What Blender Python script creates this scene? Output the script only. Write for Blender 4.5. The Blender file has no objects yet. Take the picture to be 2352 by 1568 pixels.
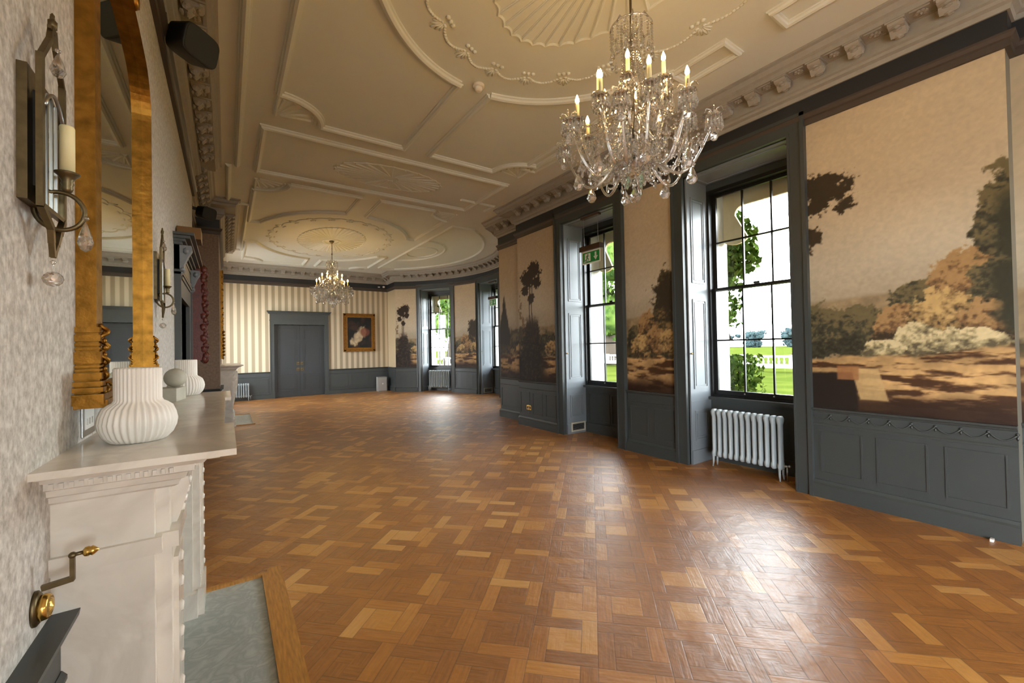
import bpy, bmesh, math, random
import numpy as np
from mathutils import Vector, Matrix, Euler
random.seed(7); rng = np.random.default_rng(11)
PI = math.pi
sc = bpy.context.scene
COL = sc.collection
# ------------------------------------------------------------------ camera
H = 1.55
cam_d = bpy.data.cameras.new('camera'); cam = bpy.data.objects.new('camera', cam_d); COL.objects.link(cam)
_y, _p, _r = math.radians(34.3034), math.radians(0.756), math.radians(1.0934)
_fw = Vector((math.sin(_y)*math.cos(_p), math.cos(_y)*math.cos(_p), math.sin(_p)))
_r0 = Vector((math.cos(_y), -math.sin(_y), 0)); _u0 = _r0.cross(_fw)
_ri = math.cos(_r)*_r0 - math.sin(_r)*_u0; _up = math.cos(_r)*_u0 + math.sin(_r)*_r0
cam.matrix_world = Matrix(((_ri.x, _up.x, -_fw.x, 0), (_ri.y, _up.y, -_fw.y, 0), (_ri.z, _up.z, -_fw.z, H), (0, 0, 0, 1)))
cam_d.sensor_width = 36.0; cam_d.lens = 962.43/2352*36.0; cam_d.clip_start = 0.02; cam_d.clip_end = 2000
sc.camera = cam
# ------------------------------------------------------------------ light and exposure
SKY = 24.0
w = bpy.data.worlds.new('overcast_sky'); sc.world = w; w.use_nodes = True
wn = w.node_tree; bgn = wn.nodes['Background']
bgn.inputs['Strength'].default_value = SKY
tc = wn.nodes.new('ShaderNodeTexCoord'); sx = wn.nodes.new('ShaderNodeSeparateXYZ'); rp = wn.nodes.new('ShaderNodeValToRGB')
wn.links.new(tc.outputs['Generated'], sx.inputs[0]); wn.links.new(sx.outputs['Z'], rp.inputs[0]); wn.links.new(rp.outputs[0], bgn.inputs['Color'])
rp.color_ramp.elements[0].position = 0.0; rp.color_ramp.elements[0].color = (0.93, 0.975, 1.0, 1)
rp.color_ramp.elements[1].position = 0.85; rp.color_ramp.elements[1].color = (0.26, 0.28, 0.30, 1)
_k = rp.color_ramp.elements.new(0.35); _k.color = (0.80, 0.84, 0.88, 1)
sc.view_settings.view_transform = 'Standard'; sc.view_settings.look = 'None'; sc.view_settings.gamma = 1.0
sc.view_settings.use_curve_mapping = False
sc.view_settings.exposure = 0.36
try:
    sc.cycles.max_bounces = 9; sc.cycles.diffuse_bounces = 5; sc.cycles.glossy_bounces = 4
    sc.cycles.transmission_bounces = 6; sc.cycles.transparent_max_bounces = 16
    sc.cycles.sample_clamp_indirect = 6.0; sc.cycles.caustics_reflective = False; sc.cycles.caustics_refractive = False
    sc.cycles.use_denoising = True
except Exception: pass
# ------------------------------------------------------------------ room numbers (metres)
XL, XL2, XR, XRR = -0.378, -0.478, 4.913, 5.137
YF, YN = 15.96, -8.54
ZC, ZR, ZB, ZD = 4.368, 3.748, 4.022, 0.885
XM = 2.265
BC, BR, BA = (2.78, 11.55), 4.27, math.radians(56.5)   # far bow
YS0, YS1 = 0.473, 6.945                                # ends of the forward stretch of the window wall
W1 = (1.96, 3.19); W2 = (4.335, 5.585)
# ------------------------------------------------------------------ materials
def s2l(c): return tuple(((x/255)/12.92 if x/255 <= .04045 else ((x/255+.055)/1.055)**2.4) for x in c)
def nmat(name):
    m = bpy.data.materials.new(name); m.use_nodes = True
    return m, m.node_tree.nodes, m.node_tree.links, m.node_tree.nodes['Principled BSDF']
def mat(name, rgb, rough=.5, metal=0., var=.0, scale=8., bump=0., bscale=60., spec=None, coord='Object', stretch=None):
    m, N, L, b = nmat(name)
    c = s2l(rgb)
    b.inputs['Base Color'].default_value = (*c, 1); b.inputs['Roughness'].default_value = rough; b.inputs['Metallic'].default_value = metal
    if spec is not None: b.inputs['Specular IOR Level'].default_value = spec
    if var or bump:
        t = N.new('ShaderNodeTexCoord'); mp = N.new('ShaderNodeMapping'); L.new(t.outputs[coord], mp.inputs[0])
        if stretch: mp.inputs['Scale'].default_value = stretch
    if var:
        n = N.new('ShaderNodeTexNoise'); n.inputs['Scale'].default_value = scale; n.inputs['Detail'].default_value = 5
        L.new(mp.outputs[0], n.inputs['Vector'])
        r = N.new('ShaderNodeValToRGB'); L.new(n.outputs['Fac'], r.inputs[0])
        r.color_ramp.elements[0].position = .3; r.color_ramp.elements[1].position = .7
        r.color_ramp.elements[0].color = (*[x*(1-var) for x in c], 1); r.color_ramp.elements[1].color = (*[min(1, x*(1+var)) for x in c], 1)
        L.new(r.outputs[0], b.inputs['Base Color'])
    if bump:
        n2 = N.new('ShaderNodeTexNoise'); n2.inputs['Scale'].default_value = bscale; n2.inputs['Detail'].default_value = 4
        L.new(mp.outputs[0], n2.inputs['Vector'])
        bp = N.new('ShaderNodeBump'); bp.inputs['Strength'].default_value = bump; bp.inputs['Distance'].default_value = .01
        L.new(n2.outputs['Fac'], bp.inputs['Height']); L.new(bp.outputs[0], b.inputs['Normal'])
    return m
M = {}
M['ceiling'] = mat('ceiling_paint', (216, 222, 218), .75, var=.02, scale=2)
M['cornice'] = mat('cornice_paint', (150, 146, 138), .6, var=.05, scale=20, bump=.15, bscale=90)
M['fascia'] = mat('fascia_paint', (30, 33, 39), .5)
M['rail'] = mat('rail_paint', (66, 58, 52), .5)
M['slate'] = mat('slate_paint', (57, 62, 62), .42, var=.04, scale=6)
M['shutter'] = mat('shutter_paint', (112, 119, 126), .38)
M['door'] = mat('door_paint', (44, 48, 50), .42)
M['black'] = mat('black_sash_paint', (17, 17, 18), .35)
M['cream'] = mat('cream_stone', (222, 214, 180), .7, var=.05, scale=5)
M['whiteext'] = mat('white_stone', (205, 206, 200), .7, var=.05, scale=5)
M['gilt'] = mat('gilt', (142, 100, 40), .42, 1.0, var=.3, scale=22, bump=.2, bscale=40)
M['giltdark'] = mat('dark_gilt', (120, 78, 26), .45, .8, var=.4, scale=30)
M['brass'] = mat('brass', (206, 168, 88), .26, 1.0, var=.12, scale=40)
M['bronze'] = mat('aged_bronze', (105, 92, 66), .42, .9, var=.2, scale=40)
M['darkbronze'] = mat('dark_bronze', (40, 33, 24), .5, .4)
M['mirror'] = mat('mirror_silver', (205, 212, 205), .015, 1.0)
M['whiteceramic'] = mat('white_ceramic', (232, 229, 222), .45)
M['candle'] = mat('ivory_candle', (232, 224, 176), .5)
M['plastic'] = mat('white_plastic', (235, 234, 228), .35)
M['blackplastic'] = mat('black_plastic', (16, 15, 15), .5)
M['grille'] = mat('speaker_cloth', (44, 46, 46), .85, bump=.3, bscale=900)
M['redframe'] = mat('mahogany_carving', (86, 28, 17), .4, var=.35, scale=30, bump=.2, bscale=50)
M['radiator'] = mat('radiator_enamel', (158, 168, 172), .34)
M['steel'] = mat('steel', (170, 172, 172), .3, 1.0)
M['oak'] = mat('oak_border', (182, 130, 66), .32, var=.25, scale=10, stretch=(9, 1, 1))
M['stone'] = mat('grey_stone', (176, 172, 156), .6, var=.12, scale=12)
M['concrete'] = mat('grey_box', (150, 150, 146), .6, var=.06, scale=30)
M['signhousing'] = mat('brown_housing', (60, 38, 22), .45)
M['green'] = mat('sign_green', (0, 138, 58), .4)
M['signwhite'] = mat('sign_white', (235, 240, 236), .4)
M['brownbox'] = mat('brown_gold_box', (104, 72, 24), .5, .3)
def marble(name, base, vein, rough, amt=.5, scale=2.5):
    m, N, L, b = nmat(name)
    t = N.new('ShaderNodeTexCoord'); n = N.new('ShaderNodeTexNoise'); n.inputs['Scale'].default_value = scale; n.inputs['Detail'].default_value = 9
    n.inputs['Distortion'].default_value = 1.6
    L.new(t.outputs['Object'], n.inputs['Vector'])
    r = N.new('ShaderNodeValToRGB'); L.new(n.outputs['Fac'], r.inputs[0])
    e = r.color_ramp.elements; e[0].position = .36; e[0].color = (*s2l(base), 1); e[1].position = .66; e[1].color = (*s2l(base), 1)
    k = e.new(.5); k.color = (*[a*(1-amt)+v*amt for a, v in zip(s2l(base), s2l(vein))], 1)
    L.new(r.outputs[0], b.inputs['Base Color']); b.inputs['Roughness'].default_value = rough
    return m
M['marble'] = marble('white_marble', (226, 222, 212), (180, 172, 160), .16, .35, 3)
M['hearth'] = marble('grey_marble', (186, 192, 186), (136, 142, 140), .3, .5, 9)
def wallpaper():
    m, N, L, b = nmat('silver_wallpaper')
    t = N.new('ShaderNodeTexCoord'); mp = N.new('ShaderNodeMapping'); mp.inputs['Scale'].default_value = (1, 1, .8); L.new(t.outputs['Object'], mp.inputs[0])
    n = N.new('ShaderNodeTexNoise'); n.inputs['Scale'].default_value = 42; n.inputs['Detail'].default_value = 8; n.inputs['Roughness'].default_value = .65; L.new(mp.outputs[0], n.inputs['Vector'])
    n2 = N.new('ShaderNodeTexNoise'); n2.inputs['Scale'].default_value = 110; n2.inputs['Detail'].default_value = 3; L.new(mp.outputs[0], n2.inputs['Vector'])
    mx = N.new('ShaderNodeMath'); mx.operation = 'MULTIPLY_ADD'; L.new(n2.outputs['Fac'], mx.inputs[0]); mx.inputs[1].default_value = .35; L.new(n.outputs['Fac'], mx.inputs[2])
    r = N.new('ShaderNodeValToRGB'); L.new(mx.outputs[0], r.inputs[0])
    e = r.color_ramp.elements; e[0].position = .5; e[0].color = (*s2l((158, 152, 143)), 1); e[1].position = .85; e[1].color = (*s2l((216, 212, 204)), 1)
    L.new(r.outputs[0], b.inputs['Base Color']); b.inputs['Roughness'].default_value = .55
    return m
M['paper'] = wallpaper()
M['brownpaper'] = mat('brown_wallpaper', (122, 100, 80), .55, var=.22, scale=30)
def stripes(axis):
    m, N, L, b = nmat('striped_wallpaper')
    t = N.new('ShaderNodeTexCoord'); s = N.new('ShaderNodeSeparateXYZ'); L.new(t.outputs['Object'], s.inputs[0])
    a = N.new('ShaderNodeMath'); a.operation = 'MULTIPLY'; L.new(s.outputs[axis], a.inputs[0]); a.inputs[1].default_value = 2*PI/.193
    sn = N.new('ShaderNodeMath'); sn.operation = 'SINE'; L.new(a.outputs[0], sn.inputs[0])
    r = N.new('ShaderNodeValToRGB'); 
    ad = N.new('ShaderNodeMath'); ad.operation = 'MULTIPLY_ADD'; L.new(sn.outputs[0], ad.inputs[0]); ad.inputs[1].default_value = .5; ad.inputs[2].default_value = .5
    L.new(ad.outputs[0], r.inputs[0]); e = r.color_ramp.elements
    e[0].position = .42; e[0].color = (*s2l((158, 144, 118)), 1); e[1].position = .58; e[1].color = (*s2l((206, 192, 166)), 1)
    L.new(r.outputs[0], b.inputs['Base Color']); b.inputs['Roughness'].default_value = .5
    return m
M['stripes'] = stripes('X')
def painted(name, rough=.5):
    m, N, L, b = nmat(name)
    a = N.new('ShaderNodeAttribute'); a.attribute_name = 'paint'; L.new(a.outputs['Color'], b.inputs['Base Color']); b.inputs['Roughness'].default_value = rough
    b.inputs['Specular IOR Level'].default_value = .25
    return m
M['mural'] = painted('mural_print', .55); M['canvas'] = painted('oil_canvas', .4)
def glassy(name, tint, refl=.10, body=0.0):
    m, N, L, b = nmat(name); N.remove(b); out = N['Material Output']
    tr = N.new('ShaderNodeBsdfTransparent'); tr.inputs[0].default_value = (*tint, 1)
    gl = N.new('ShaderNodeBsdfGlossy'); gl.inputs['Roughness'].default_value = .0
    lw = N.new('ShaderNodeLayerWeight'); lw.inputs[0].default_value = .5; pw = N.new('ShaderNodeMath'); pw.operation = 'POWER'; pw.inputs[1].default_value = 5; L.new(lw.outputs['Facing'], pw.inputs[0])
    fr = N.new('ShaderNodeMath'); fr.operation = 'MULTIPLY_ADD'; fr.inputs[1].default_value = .9; fr.inputs[2].default_value = .03; L.new(pw.outputs[0], fr.inputs[0])
    mx = N.new('ShaderNodeMixShader'); L.new(fr.outputs[0], mx.inputs[0]); L.new(tr.outputs[0], mx.inputs[1]); L.new(gl.outputs[0], mx.inputs[2])
    L.new(mx.outputs[0], out.inputs[0])
    return m
M['pane'] = glassy('window_glass', (.97, .985, .98))
def crystal(name, tint, clear):
    m, N, L, b = nmat(name); N.remove(b); out = N['Material Output']
    g = N.new('ShaderNodeBsdfGlass'); g.inputs['IOR'].default_value = 1.52; g.inputs['Roughness'].default_value = .01; g.inputs['Color'].default_value = (*tint, 1)
    gl = N.new('ShaderNodeBsdfGlossy'); gl.inputs['Roughness'].default_value = .06
    tr = N.new('ShaderNodeBsdfTransparent')
    m1 = N.new('ShaderNodeMixShader'); m1.inputs[0].default_value = .30; L.new(g.outputs[0], m1.inputs[1]); L.new(gl.outputs[0], m1.inputs[2])
    m2 = N.new('ShaderNodeMixShader'); m2.inputs[0].default_value = clear; L.new(m1.outputs[0], m2.inputs[1]); L.new(tr.outputs[0], m2.inputs[2])
    L.new(m2.outputs[0], out.inputs[0])
    return m
M['crystal'] = crystal('cut_crystal', (1, 1, 1), .18)
M['greencrystal'] = crystal('green_cut_crystal', (.75, 1, .88), .2)
def emis(name, rgb, st):
    m, N, L, b = nmat(name); b.inputs['Base Color'].default_value = (*s2l(rgb), 1)
    b.inputs['Emission Color'].default_value = (*s2l(rgb), 1); b.inputs['Emission Strength'].default_value = st
    return m
M['bulb'] = emis('lit_bulb', (255, 202, 126), 215.0)
def leafmat(name, c1, c2, sc_=3.0):
    m, N, L, b = nmat(name)
    t = N.new('ShaderNodeTexCoord'); n = N.new('ShaderNodeTexNoise'); n.inputs['Scale'].default_value = sc_; n.inputs['Detail'].default_value = 6; L.new(t.outputs['Object'], n.inputs['Vector'])
    r = N.new('ShaderNodeValToRGB'); L.new(n.outputs['Fac'], r.inputs[0]); e = r.color_ramp.elements
    e[0].position = .38; e[0].color = (*s2l(c1), 1); e[1].position = .62; e[1].color = (*s2l(c2), 1)
    L.new(r.outputs[0], b.inputs['Base Color']); b.inputs['Roughness'].default_value = .9; b.inputs['Specular IOR Level'].default_value = 0.0; b.inputs['IOR'].default_value = 1.0
    return m
M['leaf'] = leafmat('ivy_leaf', (56, 80, 34), (100, 124, 58), 6)
M['tree'] = leafmat('tree_leaf', (44, 64, 30), (78, 96, 44), 1.2)
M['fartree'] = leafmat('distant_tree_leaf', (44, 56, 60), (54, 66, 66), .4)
M['bark'] = mat('bark', (60, 50, 40), .9)
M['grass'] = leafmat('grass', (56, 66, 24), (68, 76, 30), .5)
def parquet():
    m, N, L, b = nmat('oak_parquet')
    def mth(op, a=None, b_=None, c=None):
        n = N.new('ShaderNodeMath'); n.operation = op
        for i, v in enumerate((a, b_, c)):
            if v is None: continue
            if isinstance(v, (int, float)): n.inputs[i].default_value = v
            else: L.new(v, n.inputs[i])
        return n.outputs[0]
    t = N.new('ShaderNodeTexCoord'); s = N.new('ShaderNodeSeparateXYZ'); L.new(t.outputs['Object'], s.inputs[0])
    x, y = s.outputs['X'], s.outputs['Y']
    T = .345; ww = .2464; k = math.sqrt(.5)/T
    p = mth('MULTIPLY', mth('ADD', x, y), k); q = mth('MULTIPLY', mth('SUBTRACT', x, y), k)
    a = mth('FRACT', p); c = mth('FRACT', q); ip = mth('FLOOR', p); iq = mth('FLOOR', q)
    lt = lambda u, v: mth('LESS_THAN', u, v); gt = lambda u, v: mth('GREATER_THAN', u, v); AND = lambda u, v: mth('MULTIPLY', u, v)
    bo = AND(lt(c, ww), lt(a, 1-ww)); ri = AND(gt(a, 1-ww), lt(c, 1-ww)); to = AND(gt(c, 1-ww), gt(a, ww)); le = AND(lt(a, ww), gt(c, ww))
    ce = mth('SUBTRACT', 1.0, mth('ADD', mth('ADD', bo, ri), mth('ADD', to, le)))
    # centre block is quartered on its diagonals
    a0 = mth('SUBTRACT', a, .5); c0 = mth('SUBTRACT', c, .5)
    tri = AND(ce, mth('ADD', gt(a0, c0), mth('MULTIPLY', gt(mth('ADD', a0, c0), 0.0), 2.0)))
    ident = mth('ADD', mth('ADD', mth('MULTIPLY', ri, 1.0), mth('MULTIPLY', to, 2.0)), mth('ADD', mth('MULTIPLY', le, 3.0), mth('MULTIPLY', ce, 5.0)))
    cv = N.new('ShaderNodeCombineXYZ'); L.new(ip, cv.inputs[0]); L.new(iq, cv.inputs[1]); L.new(ident, cv.inputs[2])
    wn_ = N.new('ShaderNodeTexWhiteNoise'); wn_.noise_dimensions = '3D'; L.new(cv.outputs[0], wn_.inputs['Vector'])
    rnd = wn_.outputs['Value']
    # grain: across p for boards running along p, and so on
    hz = mth('ADD', bo, to)
    diag = gt(mth('MULTIPLY', a0, c0), 0.0)
    hz2 = mth('ADD', hz, AND(ce, diag)); 
    gp = mth('ADD', mth('MULTIPLY', p, 2.2), mth('MULTIPLY', rnd, 37.0)); gq = mth('ADD', mth('MULTIPLY', q, 2.2), mth('MULTIPLY', rnd, 61.0))
    mixa = mth('ADD', mth('MULTIPLY', gp, hz2), mth('MULTIPLY', gq, mth('SUBTRACT', 1.0, hz2)))
    mixb = mth('ADD', mth('MULTIPLY', gq, hz2), mth('MULTIPLY', gp, mth('SUBTRACT', 1.0, hz2)))
    gv = N.new('ShaderNodeCombineXYZ'); L.new(mixa, gv.inputs[0]); L.new(mth('MULTIPLY', mixb, 11.0), gv.inputs[1])
    gn = N.new('ShaderNodeTexNoise'); gn.inputs['Scale'].default_value = 1.0; gn.inputs['Detail'].default_value = 5; L.new(gv.outputs[0], gn.inputs['Vector'])
    val = mth('ADD', mth('ADD', mth('MULTIPLY', mth('POWER', rnd, 4.0), .62), .15), mth('MULTIPLY', mth('SUBTRACT', gn.outputs['Fac'], .5), .55))
    big = N.new('ShaderNodeTexNoise'); big.inputs['Scale'].default_value = .9; L.new(t.outputs['Object'], big.inputs['Vector'])
    val = mth('ADD', val, mth('MULTIPLY', mth('SUBTRACT', big.outputs['Fac'], .5), .35))
    r = N.new('ShaderNodeValToRGB'); L.new(val, r.inputs[0]); e = r.color_ramp.elements
    e[0].position = 0.0; e[0].color = (*s2l((134, 83, 30)), 1); e[1].position = .85; e[1].color = (*s2l((216, 164, 92)), 1)
    k2 = e.new(.32); k2.color = (*s2l((180, 118, 47)), 1); k3 = e.new(.55); k3.color = (*s2l((202, 142, 64)), 1)
    # open joints
    def ed(u): return mth('MINIMUM', u, mth('SUBTRACT', 1.0, u))
    d1 = mth('ABSOLUTE', mth('SUBTRACT', c, ww)); d2 = mth('ABSOLUTE', mth('SUBTRACT', a, 1-ww)); d3 = mth('ABSOLUTE', mth('SUBTRACT', c, 1-ww)); d4 = mth('ABSOLUTE', mth('SUBTRACT', a, ww))
    big_ = 1.0
    def only(d, ok): return mth('ADD', d, mth('SUBTRACT', 1.0, ok))
    j = mth('MINIMUM', mth('MINIMUM', only(d1, lt(a, 1-ww)), only(d2, lt(c, 1-ww))), mth('MINIMUM', only(d3, gt(a, ww)), only(d4, gt(c, ww))))
    j = mth('MINIMUM', j, mth('MINIMUM', ed(a), ed(c)))
    jm = N.new('ShaderNodeMapRange'); L.new(j, jm.inputs[0]); jm.inputs[1].default_value = .0; jm.inputs[2].default_value = .013; jm.inputs[3].default_value = .55; jm.inputs[4].default_value = 1.0
    mm = N.new('ShaderNodeMix'); mm.data_type = 'RGBA'; mm.blend_type = 'MULTIPLY'; mm.inputs[0].default_value = 1.0
    L.new(r.outputs[0], mm.inputs['A']); L.new(jm.outputs[0], mm.inputs['B'])
    L.new(mm.outputs['Result'], b.inputs['Base Color'])
    rr = mth('ADD', mth('MULTIPLY', gn.outputs['Fac'], .12), .375); L.new(rr, b.inputs['Roughness'])
    hgt = mth('ADD', mth('ADD', mth('MULTIPLY', rnd, .35), mth('MULTIPLY', gn.outputs['Fac'], .5)), mth('MULTIPLY', jm.outputs[0], .35))
    wob = N.new('ShaderNodeTexNoise'); wob.inputs['Scale'].default_value = 7.0; wob.inputs['Detail'].default_value = 3; L.new(t.outputs['Object'], wob.inputs['Vector'])
    hgt = mth('ADD', hgt, mth('MULTIPLY', wob.outputs['Fac'], 2.6))
    bp = N.new('ShaderNodeBump'); bp.inputs['Strength'].default_value = .6; bp.inputs['Distance'].default_value = .005; L.new(hgt, bp.inputs['Height']); L.new(bp.outputs[0], b.inputs['Normal'])
    b.inputs['Specular IOR Level'].default_value = 1.0; b.inputs['Coat Weight'].default_value = .65; b.inputs['Coat Roughness'].default_value = .42
    L.new(bp.outputs[0], b.inputs['Coat Normal'])
    return m
M['parquet'] = parquet()
# ------------------------------------------------------------------ mesh helpers
class MB:
    """collects vertices and faces; build() links them as ONE mesh object"""
    def __init__(s): s.v = []; s.f = []; s.sm = []; s.mi = []; s.cur = 0
    def add(s, vs, fs, smooth=False):
        o = len(s.v); s.v += [tuple(v) for v in vs]
        for f in fs: s.f.append(tuple(i+o for i in f)); s.sm.append(smooth); s.mi.append(s.cur)
        return s
    def hexa(s, p):   # 8 points: bottom ring 0-3, top ring 4-7
        return s.add(p, [(3, 2, 1, 0), (4, 5, 6, 7), (0, 1, 5, 4), (1, 2, 6, 5), (2, 3, 7, 6), (3, 0, 4, 7)])
    def box(s, x0, x1, y0, y1, z0, z1):
        return s.hexa([(x0, y0, z0), (x1, y0, z0), (x1, y1, z0), (x0, y1, z0), (x0, y0, z1), (x1, y0, z1), (x1, y1, z1), (x0, y1, z1)])
    def mbox(s, mp, s0, s1, d0, d1, z0, z1, n=1):
        for i in range(n):
            a = s0+(s1-s0)*i/n; b = s0+(s1-s0)*(i+1)/n
            s.hexa([mp(a, d0, z0), mp(b, d0, z0), mp(b, d1, z0), mp(a, d1, z0), mp(a, d0, z1), mp(b, d0, z1), mp(b, d1, z1), mp(a, d1, z1)])
        return s
    def bevbox(s, x0, x1, y0, y1, z0, z1, b=.01):
        bm = bmesh.new(); bmesh.ops.create_cube(bm, size=1)
        for v in bm.verts: v.co = ((x0+x1)/2+v.co.x*(x1-x0), (y0+y1)/2+v.co.y*(y1-y0), (z0+z1)/2+v.co.z*(z1-z0))
        bmesh.ops.bevel(bm, geom=bm.edges[:], offset=b, segments=2, affect='EDGES', profile=.6)
        return s.bm(bm)
    def bm(s, bm, mx=None, smooth=False):
        bm.verts.index_update()
        s.add([(mx @ v.co if mx else v.co) for v in bm.verts], [[v.index for v in f.verts] for f in bm.faces], smooth); bm.free(); return s
    def lathe(s, prof, n=24, c=(0, 0, 0), smooth=True, rip=None):
        vs = []; fs = []
        for (r, z) in prof:
            for i in range(n):
                a = 2*PI*i/n; q = r*(1 if rip is None else rip(a, z))
                vs.append((c[0]+q*math.cos(a), c[1]+q*math.sin(a), c[2]+z))
        m = len(prof)
        for k in range(m-1):
            for i in range(n):
                j = (i+1) % n; fs.append((k*n+i, k*n+j, (k+1)*n+j, (k+1)*n+i))
        fs.append(tuple(range(n-1, -1, -1))); fs.append(tuple((m-1)*n+i for i in range(n)))
        return s.add(vs, fs, smooth)
    def tube(s, pts, r, n=8, closed=False, smooth=True, taper=None):
        P = [Vector(p) for p in pts]; m = len(P); vs = []; fs = []
        up = Vector((0, 0, 1)); prev = None
        for k in range(m):
            t = (P[(k+1) % m]-P[k-1]) if closed else (P[min(k+1, m-1)]-P[max(k-1, 0)])
            if t.length < 1e-9: t = up
            t.normalize()
            if prev is None:
                u = t.cross(up)
                if u.length < 1e-3: u = t.cross(Vector((1, 0, 0)))
            else: u = prev-t*prev.dot(t)
            u.normalize(); prev = u; w_ = t.cross(u)
            rr = r if taper is None else r*taper(k/(m-1))
            for i in range(n):
                a = 2*PI*i/n; vs.append(P[k]+(u*math.cos(a)+w_*math.sin(a))*rr)
        for k in range(m if closed else m-1):
            k2 = (k+1) % m
            for i in range(n):
                j = (i+1) % n; fs.append((k*n+i, k*n+j, k2*n+j, k2*n+i))
        if not closed: fs.append(tuple(range(n-1, -1, -1))); fs.append(tuple((m-1)*n+i for i in range(n)))
        return s.add(vs, fs, smooth)
    def bar(s, a, b, w_, h_, up=(0, 0, 1)):
        a, b = Vector(a), Vector(b); t = (b-a).normalized(); u = t.cross(Vector(up))
        if u.length < 1e-4: u = t.cross(Vector((1, 0, 0)))
        u.normalize(); v = u.cross(t)
        q = [(-w_/2, -h_/2), (w_/2, -h_/2), (w_/2, h_/2), (-w_/2, h_/2)]
        return s.add([a+u*x+v*y for x, y in q]+[b+u*x+v*y for x, y in q], [(3, 2, 1, 0), (4, 5, 6, 7), (0, 1, 5, 4), (1, 2, 6, 5), (2, 3, 7, 6), (3, 0, 4, 7)])
    def ico(s, c, r, sub=1, sxyz=(1, 1, 1), rot=None, smooth=True):
        vs, fs = ICO[sub]
        R = rot.to_matrix() if rot else None
        out = []
        for v in vs:
            q = Vector((v[0]*sxyz[0]*r, v[1]*sxyz[1]*r, v[2]*sxyz[2]*r))
            if R: q = R @ q
            out.append((c[0]+q.x, c[1]+q.y, c[2]+q.z))
        return s.add(out, fs, smooth)
    def drop(s, c, h, r, n=6, top=.3):   # faceted pear drop hanging from c
        vs = [(c[0], c[1], c[2])]; fs = []
        rings = [(.35, top*.6), (.8, .5), (1.0, .72), (.62, .92)]
        for rr, zz in rings:
            for i in range(n):
                a = 2*PI*(i+.5*(zz > .6))/n; vs.append((c[0]+r*rr*math.cos(a), c[1]+r*rr*math.sin(a), c[2]-h*zz))
        vs.append((c[0], c[1], c[2]-h)); m = len(rings)
        for i in range(n): fs.append((0, 1+(i+1) % n, 1+i))
        for k in range(m-1):
            for i in range(n):
                j = (i+1) % n; a0 = 1+k*n; b0 = a0+n
                fs.append((a0+i, a0+j, b0+j, b0+i))
        for i in range(n): fs.append((len(vs)-1, 1+(m-1)*n+i, 1+(m-1)*n+(i+1) % n))
        return s.add(vs, fs, False)
    def poly(s, mp, pts, d0, d1):   # polygon in (s,z), extruded from d0 to d1
        n = len(pts); vs = [mp(a, d0, z) for a, z in pts]+[mp(a, d1, z) for a, z in pts]
        fs = [tuple(range(n-1, -1, -1)), tuple(range(n, 2*n))]+[(i, (i+1) % n, n+(i+1) % n, n+i) for i in range(n)]
        return s.add(vs, fs)
    def sweepS(s, mp, prof, s0, s1, n=1):   # closed profile [(d,z)] along s
        m = len(prof); vs = []; fs = []
        for k in range(n+1):
            a = s0+(s1-s0)*k/n
            vs += [mp(a, d, z) for d, z in prof]
        for k in range(n):
            for i in range(m):
                j = (i+1) % m; fs.append((k*m+i, k*m+j, (k+1)*m+j, (k+1)*m+i))
        fs.append(tuple(range(m-1, -1, -1))); fs.append(tuple(n*m+i for i in range(m)))
        return s.add(vs, fs)
    def sweepP(s, prof, pts, closed=False):   # closed profile [(d,z)] along a plan path, inside to the right
        n = len(pts); m = len(prof); rows = []; fs = []
        P = [Vector((p[0], p[1])) for p in pts]
        for k in range(n):
            if closed or 0 < k < n-1: t1 = (P[k]-P[k-1]).normalized(); t2 = (P[(k+1) % n]-P[k]).normalized()
            elif k == 0: t1 = t2 = (P[1]-P[0]).normalized()
            else: t1 = t2 = (P[k]-P[k-1]).normalized()
            n1 = Vector((t1.y, -t1.x)); n2 = Vector((t2.y, -t2.x)); b = n1+n2
            b = b/max(.3, b.dot(n1)) if b.length > 1e-6 else n1
            rows += [(P[k].x+b.x*d, P[k].y+b.y*d, z) for d, z in prof]
        for k in range(n if closed else n-1):
            k2 = (k+1) % n
            for i in range(m):
                j = (i+1) % m; fs.append((k*m+i, k2*m+i, k2*m+j, k*m+j))
        if not closed: fs.append(tuple(range(m))); fs.append(tuple((n-1)*m+i for i in range(m-1, -1, -1)))
        return s.add(rows, fs)
    def build(s, name, mats, parent=None, loc=None):
        me = bpy.data.meshes.new(name); me.from_pydata(s.v, [], s.f)
        mats = mats if isinstance(mats, (list, tuple)) else [mats]
        for m in mats: me.materials.append(m)
        me.polygons.foreach_set('use_smooth', s.sm)
        if len(mats) > 1: me.polygons.foreach_set('material_index', s.mi)
        me.update()
        bm = bmesh.new(); bm.from_mesh(me); bmesh.ops.recalc_face_normals(bm, faces=bm.faces[:]); bm.to_mesh(me); bm.free()
        o = bpy.data.objects.new(name, me); COL.objects.link(o)
        if parent: o.parent = parent
        if loc: o.location = loc
        return o
ICO = {}
for _s in (1, 2, 3):
    _b = bmesh.new(); bmesh.ops.create_icosphere(_b, subdivisions=_s, radius=1); _b.verts.index_update()
    ICO[_s] = ([tuple(v.co) for v in _b.verts], [tuple(v.index for v in f.verts) for f in _b.faces]); _b.free()
def tag(o, label=None, cat=None, group=None, kind=None):
    if label: o['label'] = label
    if cat: o['category'] = cat
    if group: o['group'] = group
    if kind: o['kind'] = kind
    return o
def thing(name, label, cat, loc=(0, 0, 0), rz=0., group=None):
    o = bpy.data.objects.new(name, None); COL.objects.link(o); o.location = loc; o.rotation_euler = (0, 0, rz); o.empty_display_size = .1
    return tag(o, label, cat, group)
def struct(name, mb, m, parent=None):
    o = mb.build(name, m, parent)
    if not parent: o['kind'] = 'structure'
    return o
def sempty(name):
    o = bpy.data.objects.new(name, None); COL.objects.link(o); o['kind'] = 'structure'; return o
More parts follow.
